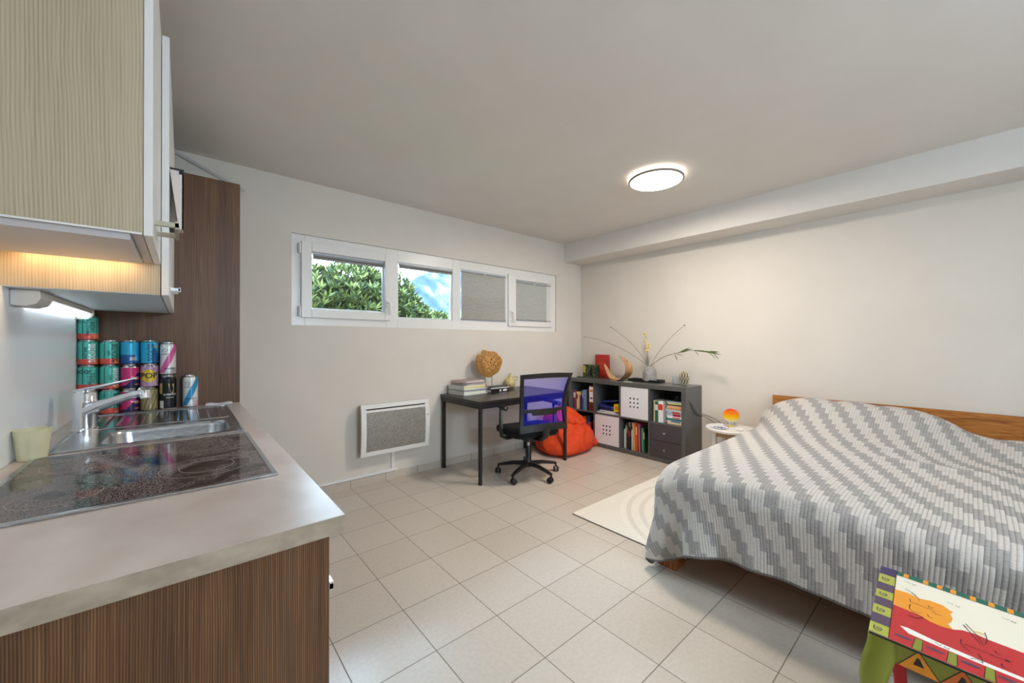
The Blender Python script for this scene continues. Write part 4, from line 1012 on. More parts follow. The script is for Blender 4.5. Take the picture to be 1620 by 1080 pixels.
# ------------------------------------------------------------------ on the shelf
t = thing('picture_box', 'small dark green patterned box with picture on the left end of the shelf', 'box', (3.99, 3.13, SH), None, .12)
MB().box((0, -.115, 0), (.03, .115, .165)).build('box_body', noise_mat('jungle_print', [(.4, (14, 20, 16)), (.52, (30, 52, 34)), (.60, (120, 124, 70)), (.66, (22, 30, 26))], 26, .35, detail=3, dist=1.5), t, None, None, .002)
MB().box((-.001, .075, .06), (.0003, .110, .150)).build('yellow_print', cover_mat((196, 178, 60)), t)
mb = MB(); mb.lathe([(.0, 0), (.02, 0), (.02, .07), (.008, .10), (.006, .12), (0, .12)], (0, 0, 0), 16); mb.v = [(-.0012+v[0]*.01, v[1]-.01, v[2]+.02) for v in mb.v]; mb.build('dark_figure_print', M_dark, t)
t = thing('red_box', 'tall narrow red box standing behind the green patterned box', 'box', (4.065, 3.02, SH), None, .1)
MB().box((0, -.09, 0), (.06, .09, .295)).build('box_body', cover_mat((178, 44, 34)), t, None, None, .002)
box('box_label', (-.0008, -.06, .10), (.0002, .06, .20), cover_mat((196, 66, 50)), t)
# curled bark bowl
t = thing('curled_leaf_bowl', 'curled brown boat-shaped palm leaf decoration standing on the shelf', 'decoration', (3.95, 2.66, SH))
ctr = [(2.885, .990), (2.86, .945), (2.83, .890), (2.795, .845), (2.75, .815), (2.70, .806), (2.645, .812), (2.595, .836), (2.555, .875), (2.540, .930), (2.550, .985), (2.585, 1.030), (2.640, 1.070), (2.690, 1.096)]
W_ = [.012, .028, .044, .058, .068, .074, .078, .080, .080, .078, .070, .056, .034, .008]
mb = MB(); rings = []
for k, ((y, z), w) in enumerate(zip(ctr, W_)):
    k0, k1 = max(k-1, 0), min(k+1, len(ctr)-1); ty, tz = ctr[k1][0]-ctr[k0][0], ctr[k1][1]-ctr[k0][1]; L = math.hypot(ty, tz); ny_, nz_ = -tz/L, ty/L
    inn, out = [], []
    for q in range(9):
        u = -1+q/4; cup = .30*w*(1-u*u)
        x = 3.955+w*u
        # cup bulges outwards (away from the curl's centre)
        out.append((x, y-ny_*0+(-ny_ if False else ny_)*(cup*-1+ .004), z+nz_*(cup*-1+.004)))
        inn.append((x, y+ny_*(cup*-1), z+nz_*(cup*-1)))
    rings.append(inn+out[::-1])
mb.loft(rings)
zmin = min(v[2] for v in mb.v); mb.v = [(a, b, c_-zmin+SH+.0005) for a, b, c_ in mb.v]
mb.build('leaf_bowl', noise_mat('dried_leaf', [(.35, (150, 104, 64)), (.55, (196, 152, 100)), (.7, (216, 178, 126))], 9, .5, (22, 1.2, 1.2), bump=.2), t, None, 60, 0, 1)
tag(MB().box((3.99, 2.20, SH+.0004), (4.14, 2.58, SH+.004)).box((3.99, 2.20, SH+.004), (3.995, 2.58, SH+.028)).box((4.135, 2.20, SH+.004), (4.14, 2.58, SH+.028)).box((3.995, 2.20, SH+.004), (4.135, 2.205, SH+.028)).box((3.995, 2.575, SH+.004), (4.135, 2.58, SH+.028)).build('tray', M_black, None, (4.06, 2.4, SH), None, .002), 'black rectangular tray beneath the ribbed vase', 'tray')
tag(MB().cbox((3.87, 2.500, SH+.0012), (.06, .10, .0016), rz=.35).build('paper_slip', M_paper, None, (3.87, 2.5, SH)), 'small white paper slip beside the curled leaf decoration', 'paper')
tag(MB().cbox((3.90, 3.235, SH+.004), (.04, .06, .007), rz=.2).build('remote_control', M_black, None, (3.9, 3.235, SH), None, .002), 'small black remote at the left end of the shelf top', 'remote')
# vase with stems
VX, VY = 4.062, 2.345; VZ = SH+.0045
t = thing('vase', 'ribbed pale grey ceramic vase holding long bare stems', 'vase', (VX, VY, VZ))
prof = [(.0, .001), (.068, .001), (.076, .012)]
for k in range(44):
    u = k/43; r = .078-.004*math.sin(PI*u*.4) - .018*max(0, u-.55)/.45 - .020*max(0, u-.88)/.12; prof.append((r+.0014*math.sin(k*PI), .014+.110*u)) if False else prof.append((r+(.0022 if k % 4 < 2 else -.0018), .014+.158*u))
prof += [(.034, .180), (.030, .180), (.030, .05), (0, .05)]
MB().lathe(prof, (VX, VY, VZ), 48).build('vase_body', noise_mat('vase_glaze', [(.3, (150, 146, 141)), (.7, (176, 171, 165))], 60, .6), t, None, 70)
V0 = Vector((VX, VY, VZ+.10))
def bez(a, b, c_, n=14): return [tuple(Vector(a)*(1-u)**2 + Vector(b)*2*u*(1-u) + Vector(c_)*u*u) for u in [k/n for k in range(n+1)]]
def sphpt(y, z, x=4.02): return (x, y, z)
M_stem = mat('dry_stem', (92, 80, 54), .7)
stems = [((3.90, 3.16, 1.325), (4.02, 2.75, 1.26), 'arching bare stem reaching furthest to the left out of the vase'),
         ((3.96, 2.80, 1.435), (4.03, 2.52, 1.26), 'bare stem rising up to the left out of the vase, ending above the curled leaf'),
         ((4.04, 1.93, 1.432), (4.04, 2.21, 1.22), 'straight bare stem rising up to the right out of the vase')]
for e, m_, lb in stems:
    t = thing('dry_stem', lb, 'stem', tuple(V0), 'bare stems in the vase')
    MB().tube([(VX, VY, VZ+.055)]+bez((VX, VY+(.012 if e[1] > VY else -.012), VZ+.172), m_, e), [.0022]*10+[.0018]*6, 6).build('stalk', M_stem, t, None, 60)
    MB().sphere(e, .006, 8, 6, 0, (1, 1.4, 1)).build('bud', M_stem, t, None, 60)
t = thing('flower_stem', 'short stem with cream seed pods standing upright in the vase', 'flower', tuple(V0))
pts = [(VX, VY+.004, VZ+.055), (VX-.01, VY+.008, VZ+.182), (4.03, 2.355, 1.09), (4.02, 2.345, 1.20), (4.015, 2.372, 1.27), (4.01, 2.366, 1.345)]
MB().tube(pts, [.0026, .0024, .0022, .002, .0018, .0015], 6).build('stalk', mat('green_stem', (80, 88, 58), .7), t, None, 60)
M_pod = noise_mat('seed_pod', [(.3, (196, 168, 90)), (.6, (232, 214, 160)), (.8, (214, 190, 120))], 60, .7)
for q in ((4.008, 2.372, 1.352, .016), (4.012, 2.362, 1.325, .012), (4.014, 2.380, 1.275, .016), (4.012, 2.366, 1.262, .013), (4.016, 2.350, 1.222, .020), (4.012, 2.325, 1.228, .016), (4.01, 2.34, 1.200, .018), (4.016, 2.318, 1.196, .014), (4.012, 2.362, 1.165, .019), (4.016, 2.342, 1.158, .016), (4.01, 2.35, 1.180, .015)):
    MB().sphere(q[:3], q[3], 10, 8, 0, (1, 1, 1.15)).build('seed_pod', M_pod, t, None, 60)
t = thing('leafy_branch', 'green leafy branch arching far to the right out of the vase', 'branch', tuple(V0))
pts = bez((VX, VY-.010, VZ+.172), (3.98, 2.14, 1.125), (3.95, 1.90, 1.150), 10) + bez((3.95, 1.90, 1.150), (3.93, 1.79, 1.19), (3.93, 1.56, 1.150), 8)[1:]
MB().tube([(VX, VY-.004, VZ+.055)]+pts, [.0026]*12+[.0018]*8, 6).build('stalk', M_stem, t, None, 60)
ml = mat('bamboo_leaf', (96, 116, 58), .5); ml2 = mat('bamboo_leaf_dark', (64, 88, 44), .5)
def leaf(a, b, w, m_, bend=.008):
    a, b = Vector(a), Vector(b); d = b-a; s_ = d.cross(Vector((-1, -.5, 0))).normalized()*w; n_ = Vector((-.8, 0, .3)).normalized()
    row = []
    for k in range(8):
        u = k/7; ww = math.sin(PI*min(1, u*.97+.03))**.8; p = a+d*u - Vector((0, 0, bend*u*u)); row.append([tuple(p-s_*ww), tuple(p+n_*.002), tuple(p+s_*ww)])
    mb = MB(); vs = [q for r in row for q in r]; fs = []
    for k in range(7):
        for j in range(2): fs.append((k*3+j, k*3+j+1, k*3+j+4, k*3+j+3))
    mb.add(vs, fs).build('leaf', m_, t, None, 60)
leaf((3.955, 1.955, 1.142), (3.95, 1.83, 1.205), .0055, ml2); leaf((3.955, 1.93, 1.146), (3.94, 1.80, 1.195), .006, ml); leaf((3.95, 1.90, 1.150), (3.93, 1.84, 1.19), .004, ml)
leaf((3.94, 1.80, 1.168), (3.93, 1.62, 1.165), .007, ml2); leaf((3.94, 1.78, 1.168), (3.92, 1.57, 1.158), .008, ml); leaf((3.935, 1.72, 1.165), (3.93, 1.52, 1.140), .007, ml); leaf((3.93, 1.66, 1.160), (3.93, 1.54, 1.165), .006, ml2)
leaf((3.96, 2.0, 1.128), (3.95, 1.965, 1.065), .004, ml2); leaf((3.96, 1.99, 1.13), (3.95, 1.90, 1.118), .003, ml2); leaf((3.94, 1.78, 1.165), (3.93, 1.73, 1.125), .0025, ml2); leaf((3.93, 1.60, 1.15), (3.93, 1.54, 1.09), .003, ml2); leaf((3.93, 1.64, 1.15), (3.93, 1.57, 1.10), .0025, ml2)
# cup and egg
tag(MB().lathe([(.0, .0005), (.036, .0005), (.040, .006), (.041, .088), (.037, .088), (.036, .01), (0, .008)], (4.065, 2.04, SH), 32).build('tea_light_holder', mat('frosted_glass', (196, 208, 214), .3), None, (4.065, 2.04, SH), 40), 'small frosted glass tea light holder left of the egg ornament', 'candle holder')
t = thing('egg_ornament', 'cream lattice egg-shaped ornament near the right end of the shelf', 'ornament', (3.975, 1.905, SH))
MB().sphere((3.975, 1.905, SH+.0775), .052, 24, 20, 0, (1, 1, 1.45)).build('egg_core', mat('egg_dark', (96, 84, 66), .8), t, None, 60)
mb = MB(); rnd = random.Random(4)
for i in range(13):
    phi = PI*(i+.8)/14
    nn = max(3, int(13*math.sin(phi)))
    for j in range(nn):
        a = 2*PI*(j+.5*(i % 2))/nn; r = .053; p = (3.975+r*math.sin(phi)*math.cos(a), 1.905+r*math.sin(phi)*math.sin(a), SH+.0785-r*1.45*math.cos(phi))
        mb.sphere(p, .0072, 6, 4)
o = mb.build('egg_beads', mat('egg_cream', (222, 212, 188), .6), t, None, 60); o['kind'] = 'stuff'

# cable behind the shelf to the night stand
for k, (lb, pts) in enumerate((('upper black cable sagging from the shelf end to the night stand', [(3.86, 1.795, .66), (3.98, 1.792, .56), (4.06, 1.79, .50), (4.12, 1.76, .50), (4.13, 1.66, .47), (4.11, 1.60, .445), (4.05, 1.53, .4545)]),
                               ('lower black cable sagging from the shelf end to the night stand', [(3.88, 1.798, .63), (4.0, 1.796, .52), (4.08, 1.79, .485), (4.13, 1.76, .48), (4.12, 1.64, .42), (4.08, 1.57, .36), (4.05, 1.55, .34)]))):
    P_ = [Vector(p) for p in pts]; sp_ = []
    for i in range(len(P_)-1):
        p0, p1, p2, p3 = P_[max(i-1, 0)], P_[i], P_[i+1], P_[min(i+2, len(P_)-1)]
        for u in (0, .25, .5, .75): sp_.append(tuple(.5*((2*p1)+(p2-p0)*u+(2*p0-5*p1+4*p2-p3)*u*u+(3*p1-p0-3*p2+p3)*u**3)))
    sp_.append(pts[-1]); tag(MB().tube(sp_, .0028, 8).build('power_cable', M_black, None, pts[0], 60), lb, 'cable', 'cables beside the shelf')

# ------------------------------------------------------------------ night stand
NX, NY, NZ, NR = 3.915, 1.43, .45, .215
t = thing('night_stand', 'round white bedside table between shelf and bed', 'bedside table', (NX, NY, 0))
MB().lathe([(.0, NZ-.022), (NR-.004, NZ-.022), (NR, NZ-.018), (NR, NZ-.004), (NR-.004, NZ), (0, NZ)], (NX, NY, 0), 64).build('tabletop', M_white, t, None, 40)
for x, y in ((-.12, .10), (.12, .10), (-.12, -.10), (.12, -.10)):
    box('leg', (NX+x-.016, NY+y-.016, 0), (NX+x+.016, NY+y+.016, NZ-.0225), M_white, t, .002)
box('lower_shelf', (NX-.135, NY-.115, .20), (NX+.135, NY+.115, .214), mat('beech', (190, 152, 106), .5), t)
box('apron', (NX-.125, NY-.084, NZ-.075), (NX-.112, NY+.084, NZ-.0225), MATS['beech'], t)
t = thing('table_lamp', 'small lamp with round orange to yellow glass disc on the bedside table', 'lamp', (3.98, 1.455, NZ))
MB().lathe([(0, .0005), (.062, .0005), (.062, .012), (.045, .02), (.02, .026), (0, .026)], (3.98, 1.455, NZ), 32).build('lamp_base', M_chrome, t, None, 35)
for k in range(3): MB().tube([(3.98, 1.455+(k-1)*.03, NZ+.020), (3.98, 1.455+(k-1)*.028, NZ+.045)], .009, 12).build('disc_clip', M_chrome, t, None, 40)
mg = mat('sunset_glass', (240, 130, 20), .15); zc = NZ+.107
sz = nd(mg, 'ShaderNodeSeparateXYZ'); lk(mg, nd(mg, 'ShaderNodeNewGeometry').outputs['Position'], sz.inputs[0])
lk(mg, ramp(mg, math_(mg, 'DIVIDE', math_(mg, 'SUBTRACT', sz.outputs[2], zc-.066), .132), [(.08, (226, 220, 160)), (.28, (240, 196, 30)), (.58, (240, 140, 10)), (.9, (224, 66, 10))]), bsdf(mg).inputs['Base Color'])
bsdf(mg).inputs['Emission Strength'].default_value = .12
lk(mg, bsdf(mg).inputs['Base Color'].links[0].from_socket, bsdf(mg).inputs['Emission Color'])
nrm = Vector((-.93, -.36, 0)).normalized(); sx_ = Vector((-nrm.y, nrm.x, 0)); mb = MB(); rr = []
for o_, r_ in ((-.004, .066), (.002, .068), (.006, .056), (.009, .016)):
    rr.append([tuple(Vector((3.98, 1.455, zc))+nrm*o_+sx_*(r_*math.cos(2*PI*j/48))+Vector((0, 0, r_*.92*math.sin(2*PI*j/48)))) for j in range(48)])
mb.loft(rr).build('glass_disc', mg, t, None, 50)
t = thing('coaster_plate', 'small white plate with blue pattern at the front of the bedside table', 'plate', (3.83, 1.50, NZ), None, 0)
MB().lathe([(0, .0005), (.055, .0005), (.075, .008), (.073, .010), (.05, .004), (0, .004)], n=40).build('plate_body', M_white, t, None, 50)
rnd = random.Random(3); mb = MB()
for k in range(26):
    a, r = rnd.uniform(0, 6.28), .05*math.sqrt(rnd.random()); mb.cbox((r*math.cos(a), r*math.sin(a), .0060), (rnd.uniform(.006, .018), .005, .003), rz=rnd.uniform(0, 3))
o = mb.build('blue_pattern', cover_mat((40, 60, 170)), t)
tag(MB().cbox((3.875, 1.345, NZ+.008), (.10, .06, .014), rz=.3).build('tissue_pack', M_paper, None, (3.875, 1.345, NZ), None, .003), 'white tissue pack in front of the lamp on the bedside table', 'tissues')

# ------------------------------------------------------------------ rug
m = mat('rug_wool', (226, 220, 208), .95); pos = nd(m, 'ShaderNodeNewGeometry').outputs['Position']; sp = nd(m, 'ShaderNodeSeparateXYZ'); lk(m, pos, sp.inputs[0])
dx_ = math_(m, 'SUBTRACT', sp.outputs[0], 2.95); dy_ = math_(m, 'SUBTRACT', sp.outputs[1], .95)
rad_ = math_(m, 'SQRT', math_(m, 'ADD', math_(m, 'MULTIPLY', dx_, dx_), math_(m, 'MULTIPLY', dy_, dy_)))
arc = math_(m, 'GREATER_THAN', math_(m, 'FRACT', math_(m, 'MULTIPLY', rad_, 11)), .62)
lines = math_(m, 'GREATER_THAN', math_(m, 'FRACT', math_(m, 'MULTIPLY', math_(m, 'ADD', sp.outputs[0], math_(m, 'MULTIPLY', sp.outputs[1], .25)), 28)), .70)
sel = math_(m, 'GREATER_THAN', rad_, .86)
pat = math_(m, 'ADD', math_(m, 'MULTIPLY', lines, sel), math_(m, 'MULTIPLY', arc, math_(m, 'SUBTRACT', 1, sel)))
mx = nd(m, 'ShaderNodeMix', data_type='RGBA'); lk(m, pat, mx.inputs[0]); mx.inputs[6].default_value = (*lin((236, 231, 220)), 1); mx.inputs[7].default_value = (*lin((224, 218, 207)), 1); lk(m, mx.outputs[2], bsdf(m).inputs['Base Color'])
t = thing('rug', 'off-white bedside rug with fine line pattern, partly under the bed', 'rug', (2.9, 1.46, 0))
box('rug_pile', (2.163, 1.045, .003), (3.62, 1.862, .010), m, t, .002)
box('rug_backing', (2.161, 1.043, .0003), (3.622, 1.864, .003), mat('rug_back', (80, 72, 66), .9), t)

# ------------------------------------------------------------------ bed
BY1_, BY0_ = 1.136, -.62; M_oak = noise_mat('oiled_oak', [(.32, (112, 62, 28)), (.5, (160, 98, 50)), (.68, (186, 122, 66))], 9, .45, (1.2, 14, 14), bump=.15, dist=.6)
M_oakv = noise_mat('oiled_oak_leg', [(.32, (112, 60, 28)), (.5, (158, 94, 50)), (.68, (180, 116, 66))], 9, .45, (14, 14, 1.2), bump=.15, dist=.6)
M_oaky = noise_mat('oiled_oak_long', [(.3, (128, 70, 22)), (.5, (172, 108, 44)), (.7, (196, 134, 66))], 7, .4, (10, .9, 12), bump=.1, dist=1.2)
t = thing('bed', 'large oak bed along the right wall with plain headboard', 'bed', (3.1, (BY0_+BY1_)/2, 0))
for x in (2.050, 4.00):
    for y in (BY0_, BY1_-.106): box('leg', (x, y, 0), (x+.108, y+.106, .286), M_oakv, t, .002)
box('side_rail', (2.052, BY1_-.034, .186), (4.098, BY1_, .32), M_oak, t); box('side_rail', (2.052, BY0_, .2865), (4.098, BY0_+.03, .32), M_oak, t)
t.children[-2].location = (0, 0, 0)
box('foot_rail', (2.052, BY0_+.1065, .186), (2.080, BY1_-.1065, .32), M_oaky, t)
box('slats', (2.082, BY0_+.032, .29), (4.09, BY1_-.036, .318), M_oak, t)
box('headboard', (4.100, BY0_-.02, .28), (4.128, BY1_+.012, .772), M_oaky, t, .002)
MB().loft([rrect(2.085+d, BY0_+.02+d, 4.095-d, BY1_-.02-d, .08, z, 5) for z, d in ((.3205, .02), (.34, 0), (.49, 0), (.515, .03))]).build('mattress', mat('mattress_ticking', (226, 222, 214), .9), t, None, 50)

# quilt: small cloth simulation, laid over mattress and pillows
H = .026; ns, nt_ = 108, 92
x_start, y_start = 1.758, 1.45
s_ = np.arange(ns)*H; t_ = np.arange(nt_)*H
Xq = x_start + s_[:, None] + 0*t_[None, :]; Yq = y_start - t_[None, :] + 0*s_[:, None]
Pq = np.stack([Xq, Yq, np.full_like(Xq, .93)], -1)
# rounded free corner
V = np.zeros_like(Pq)
lo = np.array([2.015, -.66, .10]); hi = np.array([4.088, 1.165, .555]); RR = .085
pil = [((3.82, .78, .575), (.30, .38, .225)), ((3.83, .55, .575), (.28, .38, .222)), ((3.84, .34, .575), (.26, .38, .212)), ((3.28, .50, .575), (.055, .50, .036)), ((3.02, .15, .572), (.05, .62, .034)), ((2.72, .45, .572), (.045, .40, .026)), ((3.78, -.34, .56), (.26, .40, .10)), ((3.2, .5, .535), (.9, .6, .05)), ((2.35, .62, .535), (.5, .5, .045)), ((2.9, -.2, .53), (.8, .4, .06))]
def collide(P, Q):
    c = (lo+hi)/2; h = (hi-lo)/2-RR; d = P-c; q = np.abs(d)-h
    qm = np.maximum(q, 0); L = np.linalg.norm(qm, axis=-1); ins = (q.max(-1) <= 0)
    sd = L + np.minimum(q.max(-1), 0) - RR
    n = np.where(L[..., None] > 1e-9, qm/np.maximum(L, 1e-9)[..., None]*np.sign(d), 0)
    n[ins] = (0, 0, 1)
    pen = sd < 0
    push = np.where(pen, -sd, 0)
    up = ins & pen; push = np.where(up, hi[2]-P[..., 2], push)
    P2 = P + n*push[..., None]; hit = pen.copy()
    for cc, rr in pil:
        e = (P2-np.array(cc))/np.array(rr); l = np.linalg.norm(e, axis=-1); k = (l < 1) & (l > 1e-6)
        g_ = e/np.array(rr); g_ /= np.maximum(np.linalg.norm(g_, axis=-1), 1e-9)[..., None]
        dst = (1-l)*min(rr)
        P2 = np.where(k[..., None], P2+g_*dst[..., None]*1.0, P2); hit |= k
    lim = P2[..., 0] > 4.092; P2[..., 0] = np.where(lim, 4.092, P2[..., 0])
    fl = P2[..., 2] < .02; P2[..., 2] = np.where(fl, .02, P2[..., 2])
    # friction
    mv = P2-Q; mv[hit] *= .25; P2 = np.where(hit[..., None], Q+mv + (P2-Q-mv)*np.abs(n), P2) if False else P2
    tang = (P2-Q); fr = .55
    P2 = np.where(hit[..., None], P2-tang*fr*np.array([1, 1, 0.])*(n[..., 2:3] > -.1)*np.clip(np.abs(np.where(np.linalg.norm(n, axis=-1, keepdims=True) > 0, n[..., 2:3], 1)), 0, 1), P2)
    return P2
rs = np.random.RandomState(12)
wob = .004*np.sin(Xq*9+Yq*3)+.004*np.sin(Yq*13-Xq*4)
xe, ye = 2.10, 1.08; aq = np.maximum(0, xe-Xq); bq = np.maximum(0, Yq-ye); rq = np.hypot(aq, bq)
drop = np.maximum(0, rq-.09)
phi = np.arctan2(bq, aq); mxq = np.maximum(aq, bq); sc = 1-.38*np.sin(2*phi)**2*np.clip(mxq/.38, 0, 1)*((aq > 0) & (bq > 0))
aq = aq*sc; bq = bq*sc; rq = np.hypot(aq, bq); drop = np.maximum(0, rq-.09)
Fl = np.stack([np.where(aq > 0, xe-aq, Xq), np.where(bq > 0, ye+bq, Yq)], -1)
Pq[..., 0] = np.where(aq > 0, xe-np.minimum(rq, .10)*aq/np.maximum(rq, 1e-6)-.12*aq-.10*drop*(bq > 0)*(aq > 0), Xq)
Pq[..., 1] = np.where(bq > 0, ye+np.minimum(rq, .10)*bq/np.maximum(rq, 1e-6)+.12*bq+.10*drop*(bq > 0)*(aq > 0), Yq)
Pq[..., 2] = .60-drop*.93
for cc, rr in pil:
    e2 = 1-((Pq[..., 0]-cc[0])/rr[0])**2-((Pq[..., 1]-cc[1])/rr[1])**2
    Pq[..., 2] = np.where((rq <= 0), np.maximum(Pq[..., 2], cc[2]+rr[2]*np.sqrt(np.maximum(e2, 0))+.01), Pq[..., 2])
Pq[..., 2] += wob
inner_m = np.ones((ns, nt_), bool)
def con(P, a, b, k, L):
    d = P[b]-P[a]; l = np.linalg.norm(d, axis=-1, keepdims=True); c_ = d*(1-L/np.maximum(l, 1e-9))*.5*k
    P[a] += c_; P[b] -= c_
sl = slice
def pairs(di, dj):
    out = []
    for par in (0, 1):
        if di and not dj:
            ii = [i for i in range(ns-di) if (i//di) % 2 == par]; out.append((np.ix_(ii, range(nt_)), np.ix_([i+di for i in ii], range(nt_))))
        elif dj and not di:
            jj = [j for j in range(nt_-dj) if (j//dj) % 2 == par]; out.append((np.ix_(range(ns), jj), np.ix_(range(ns), [j+dj for j in jj])))
        else:
            ii = [i for i in range(ns-1) if i % 2 == par]
            out.append((np.ix_(ii, range(nt_-1)), np.ix_([i+1 for i in ii], range(1, nt_)))); out.append((np.ix_(ii, range(1, nt_)), np.ix_([i+1 for i in ii], range(nt_-1))))
    return out
CON = [(p, H, 1.) for p in pairs(1, 0)+pairs(0, 1)] + [(p, H*math.sqrt(2), .35) for p in pairs(1, 1)] + [(p, 2*H, .30) for p in pairs(2, 0)+pairs(0, 2)] + [(p, 4*H, .12) for p in pairs(4, 0)+pairs(0, 4)]
CON = [(p[0], p[1], k, np.linalg.norm(Fl[p[1]]-Fl[p[0]], axis=-1, keepdims=True)) for p, L_, k in CON]
dt = .02
for step in range(70):
    Q = Pq.copy(); V *= .93; V[..., 2] -= 9.8*dt; Pq = Pq+V*dt
    for it in range(14):
        for a, b, k, L in CON: con(Pq, a, b, k, L)
    Pq = collide(Pq, Q); V = (Pq-Q)/dt; V = np.clip(V, -2.5, 2.5)
verts = [tuple(p) for p in Pq.reshape(-1, 3)]
faces = []
for i in range(ns-1):
    for j in range(nt_-1):
        faces.append((i*nt_+j, i*nt_+j+1, (i+1)*nt_+j+1, (i+1)*nt_+j))
me = bpy.data.meshes.new('quilt'); org = Vector((3.0, .3, .55)); me.from_pydata([(v[0]-org.x, v[1]-org.y, v[2]-org.z) for v in verts], [], faces); me.update()
uvl = me.uv_layers.new(name='uv')
for p in me.polygons:
    for li in p.loop_indices:
        vi = me.loops[li].vertex_index; fx = Fl[vi//nt_, vi % nt_]; uvl.data[li].uv = (fx[0]-1.70, 1.49-fx[1])
uv2 = me.uv_layers.new(name='grid')
for p in me.polygons:
    for li in p.loop_indices:
        vi = me.loops[li].vertex_index; uv2.data[li].uv = ((vi//nt_)*H, (vi % nt_)*H)
me.uv_layers.active = uvl; uvl.active_render = True
me.polygons.foreach_set('use_smooth', [True]*len(me.polygons))
q = bpy.data.objects.new('quilt', me); C.objects.link(q); q.location = org
tag(q, 'quilted grey and off-white bedspread with stepped diagonal stripes over the bed', 'bedspread')
md = q.modifiers.new('subd', 'SUBSURF'); md.levels = 2; md.render_levels = 2
md = q.modifiers.new('thick', 'SOLIDIFY'); md.thickness = .006; md.offset = 1
m = mat('quilt_cloth', (200, 195, 188), .92, 0, .2)
uv = nd(m, 'ShaderNodeTexCoord').outputs['UV']; sp = nd(m, 'ShaderNodeSeparateXYZ'); lk(m, uv, sp.inputs[0]); U, Vv = sp.outputs[0], sp.outputs[1]
nz = nd(m, 'ShaderNodeTexNoise'); nz.inputs['Scale'].default_value = 90; nz.inputs['Detail'].default_value = 3; lk(m, uv, nz.inputs['Vector'])
step_i = math_(m, 'FLOOR', math_(m, 'DIVIDE', Vv, .0250))
uu = math_(m, 'MULTIPLY_ADD', math_(m, 'SUBTRACT', nz.outputs[0], .5), .006, U)
fr_ = math_(m, 'FRACT', math_(m, 'DIVIDE', math_(m, 'ADD', uu, math_(m, 'MULTIPLY', step_i, .0500)), .245))
dk = math_(m, 'LESS_THAN', fr_, .45)
n3 = nd(m, 'ShaderNodeTexNoise'); n3.inputs['Scale'].default_value = 3.5; lk(m, uv, n3.inputs['Vector'])
chan = math_(m, 'ABSOLUTE', math_(m, 'SINE', math_(m, 'MULTIPLY', Vv, PI/.0125)))
groove = math_(m, 'POWER', chan, .45)
ck = nd(m, 'ShaderNodeTexNoise'); ck.inputs['Scale'].default_value = 1; ck.inputs['Detail'].default_value = 3
mpn = nd(m, 'ShaderNodeMapping'); mpn.inputs['Scale'].default_value = (380, 50, 1); lk(m, uv, mpn.inputs[0]); lk(m, mpn.outputs[0], ck.inputs['Vector'])
c1 = ramp(m, ck.outputs[0], [(.3, (190, 185, 179)), (.7, (211, 206, 199))]); c2 = ramp(m, ck.outputs[0], [(.3, (148, 145, 143)), (.7, (174, 170, 165))])
mx = nd(m, 'ShaderNodeMix', data_type='RGBA'); lk(m, dk, mx.inputs[0]); lk(m, c1, mx.inputs[6]); lk(m, c2, mx.inputs[7])
ed = nd(m, 'ShaderNodeUVMap'); ed.uv_map = 'grid'; spe = nd(m, 'ShaderNodeSeparateXYZ'); lk(m, ed.outputs[0], spe.inputs[0])
edge = math_(m, 'MAXIMUM', math_(m, 'LESS_THAN', spe.outputs[0], .011), math_(m, 'MAXIMUM', math_(m, 'LESS_THAN', spe.outputs[1], .011), math_(m, 'GREATER_THAN', spe.outputs[0], (ns-1)*H-.011)))
mx2 = nd(m, 'ShaderNodeMix', data_type='RGBA'); lk(m, edge, mx2.inputs[0]); lk(m, mx.outputs[2], mx2.inputs[6]); mx2.inputs[7].default_value = (*lin((122, 118, 116)), 1)
lk(m, mx2.outputs[2], bsdf(m).inputs['Base Color'])
bp = nd(m, 'ShaderNodeBump'); bp.inputs['Strength'].default_value = .9; bp.inputs['Distance'].default_value = .004
lk(m, math_(m, 'MULTIPLY_ADD', ck.outputs[0], .25, groove), bp.inputs['Height']); lk(m, bp.outputs[0], bsdf(m).inputs['Normal'])
me.materials.append(m)

# ------------------------------------------------------------------ painted bench
BZ = .46
t = thing('painted_bench', 'colourful hand-painted wooden bench with sleeping cats at the foot of the bed', 'bench', (1.65, -.25, 0))
pc = {k: mat('paint_'+k, v, .38) for k, v in dict(cream=(232, 226, 206), red=(188, 34, 40), orange=(232, 150, 30), deep=(208, 106, 28), green=(132, 138, 44), yg=(168, 172, 66), purple=(62, 44, 92), plum=(78, 60, 86), teal=(12, 96, 78), black=(24, 20, 20), white=(236, 230, 222), tan=(226, 198, 140)).items()}
PK = list(pc); PM = [pc[k] for k in PK]
def xr(y): return 1.884+(y-.197)*.055      # rear edge
YE = -.90
top = [(1.438, .176), (1.884, .197), (xr(YE), YE), (1.436, YE)]
mb = MB(); mb.prism(top, 'z', BZ-.006, BZ-.0006); mb.build('bench_top', pc['cream'], t, None, None, .002)
mb = MB(); LV = [0]
def poly(pts, k, lv=1, mb=mb):
    z = BZ-.0006+.00025*lv; mb.add([(x, y, z) for x, y in pts], [tuple(range(len(pts)))], PK.index(k))
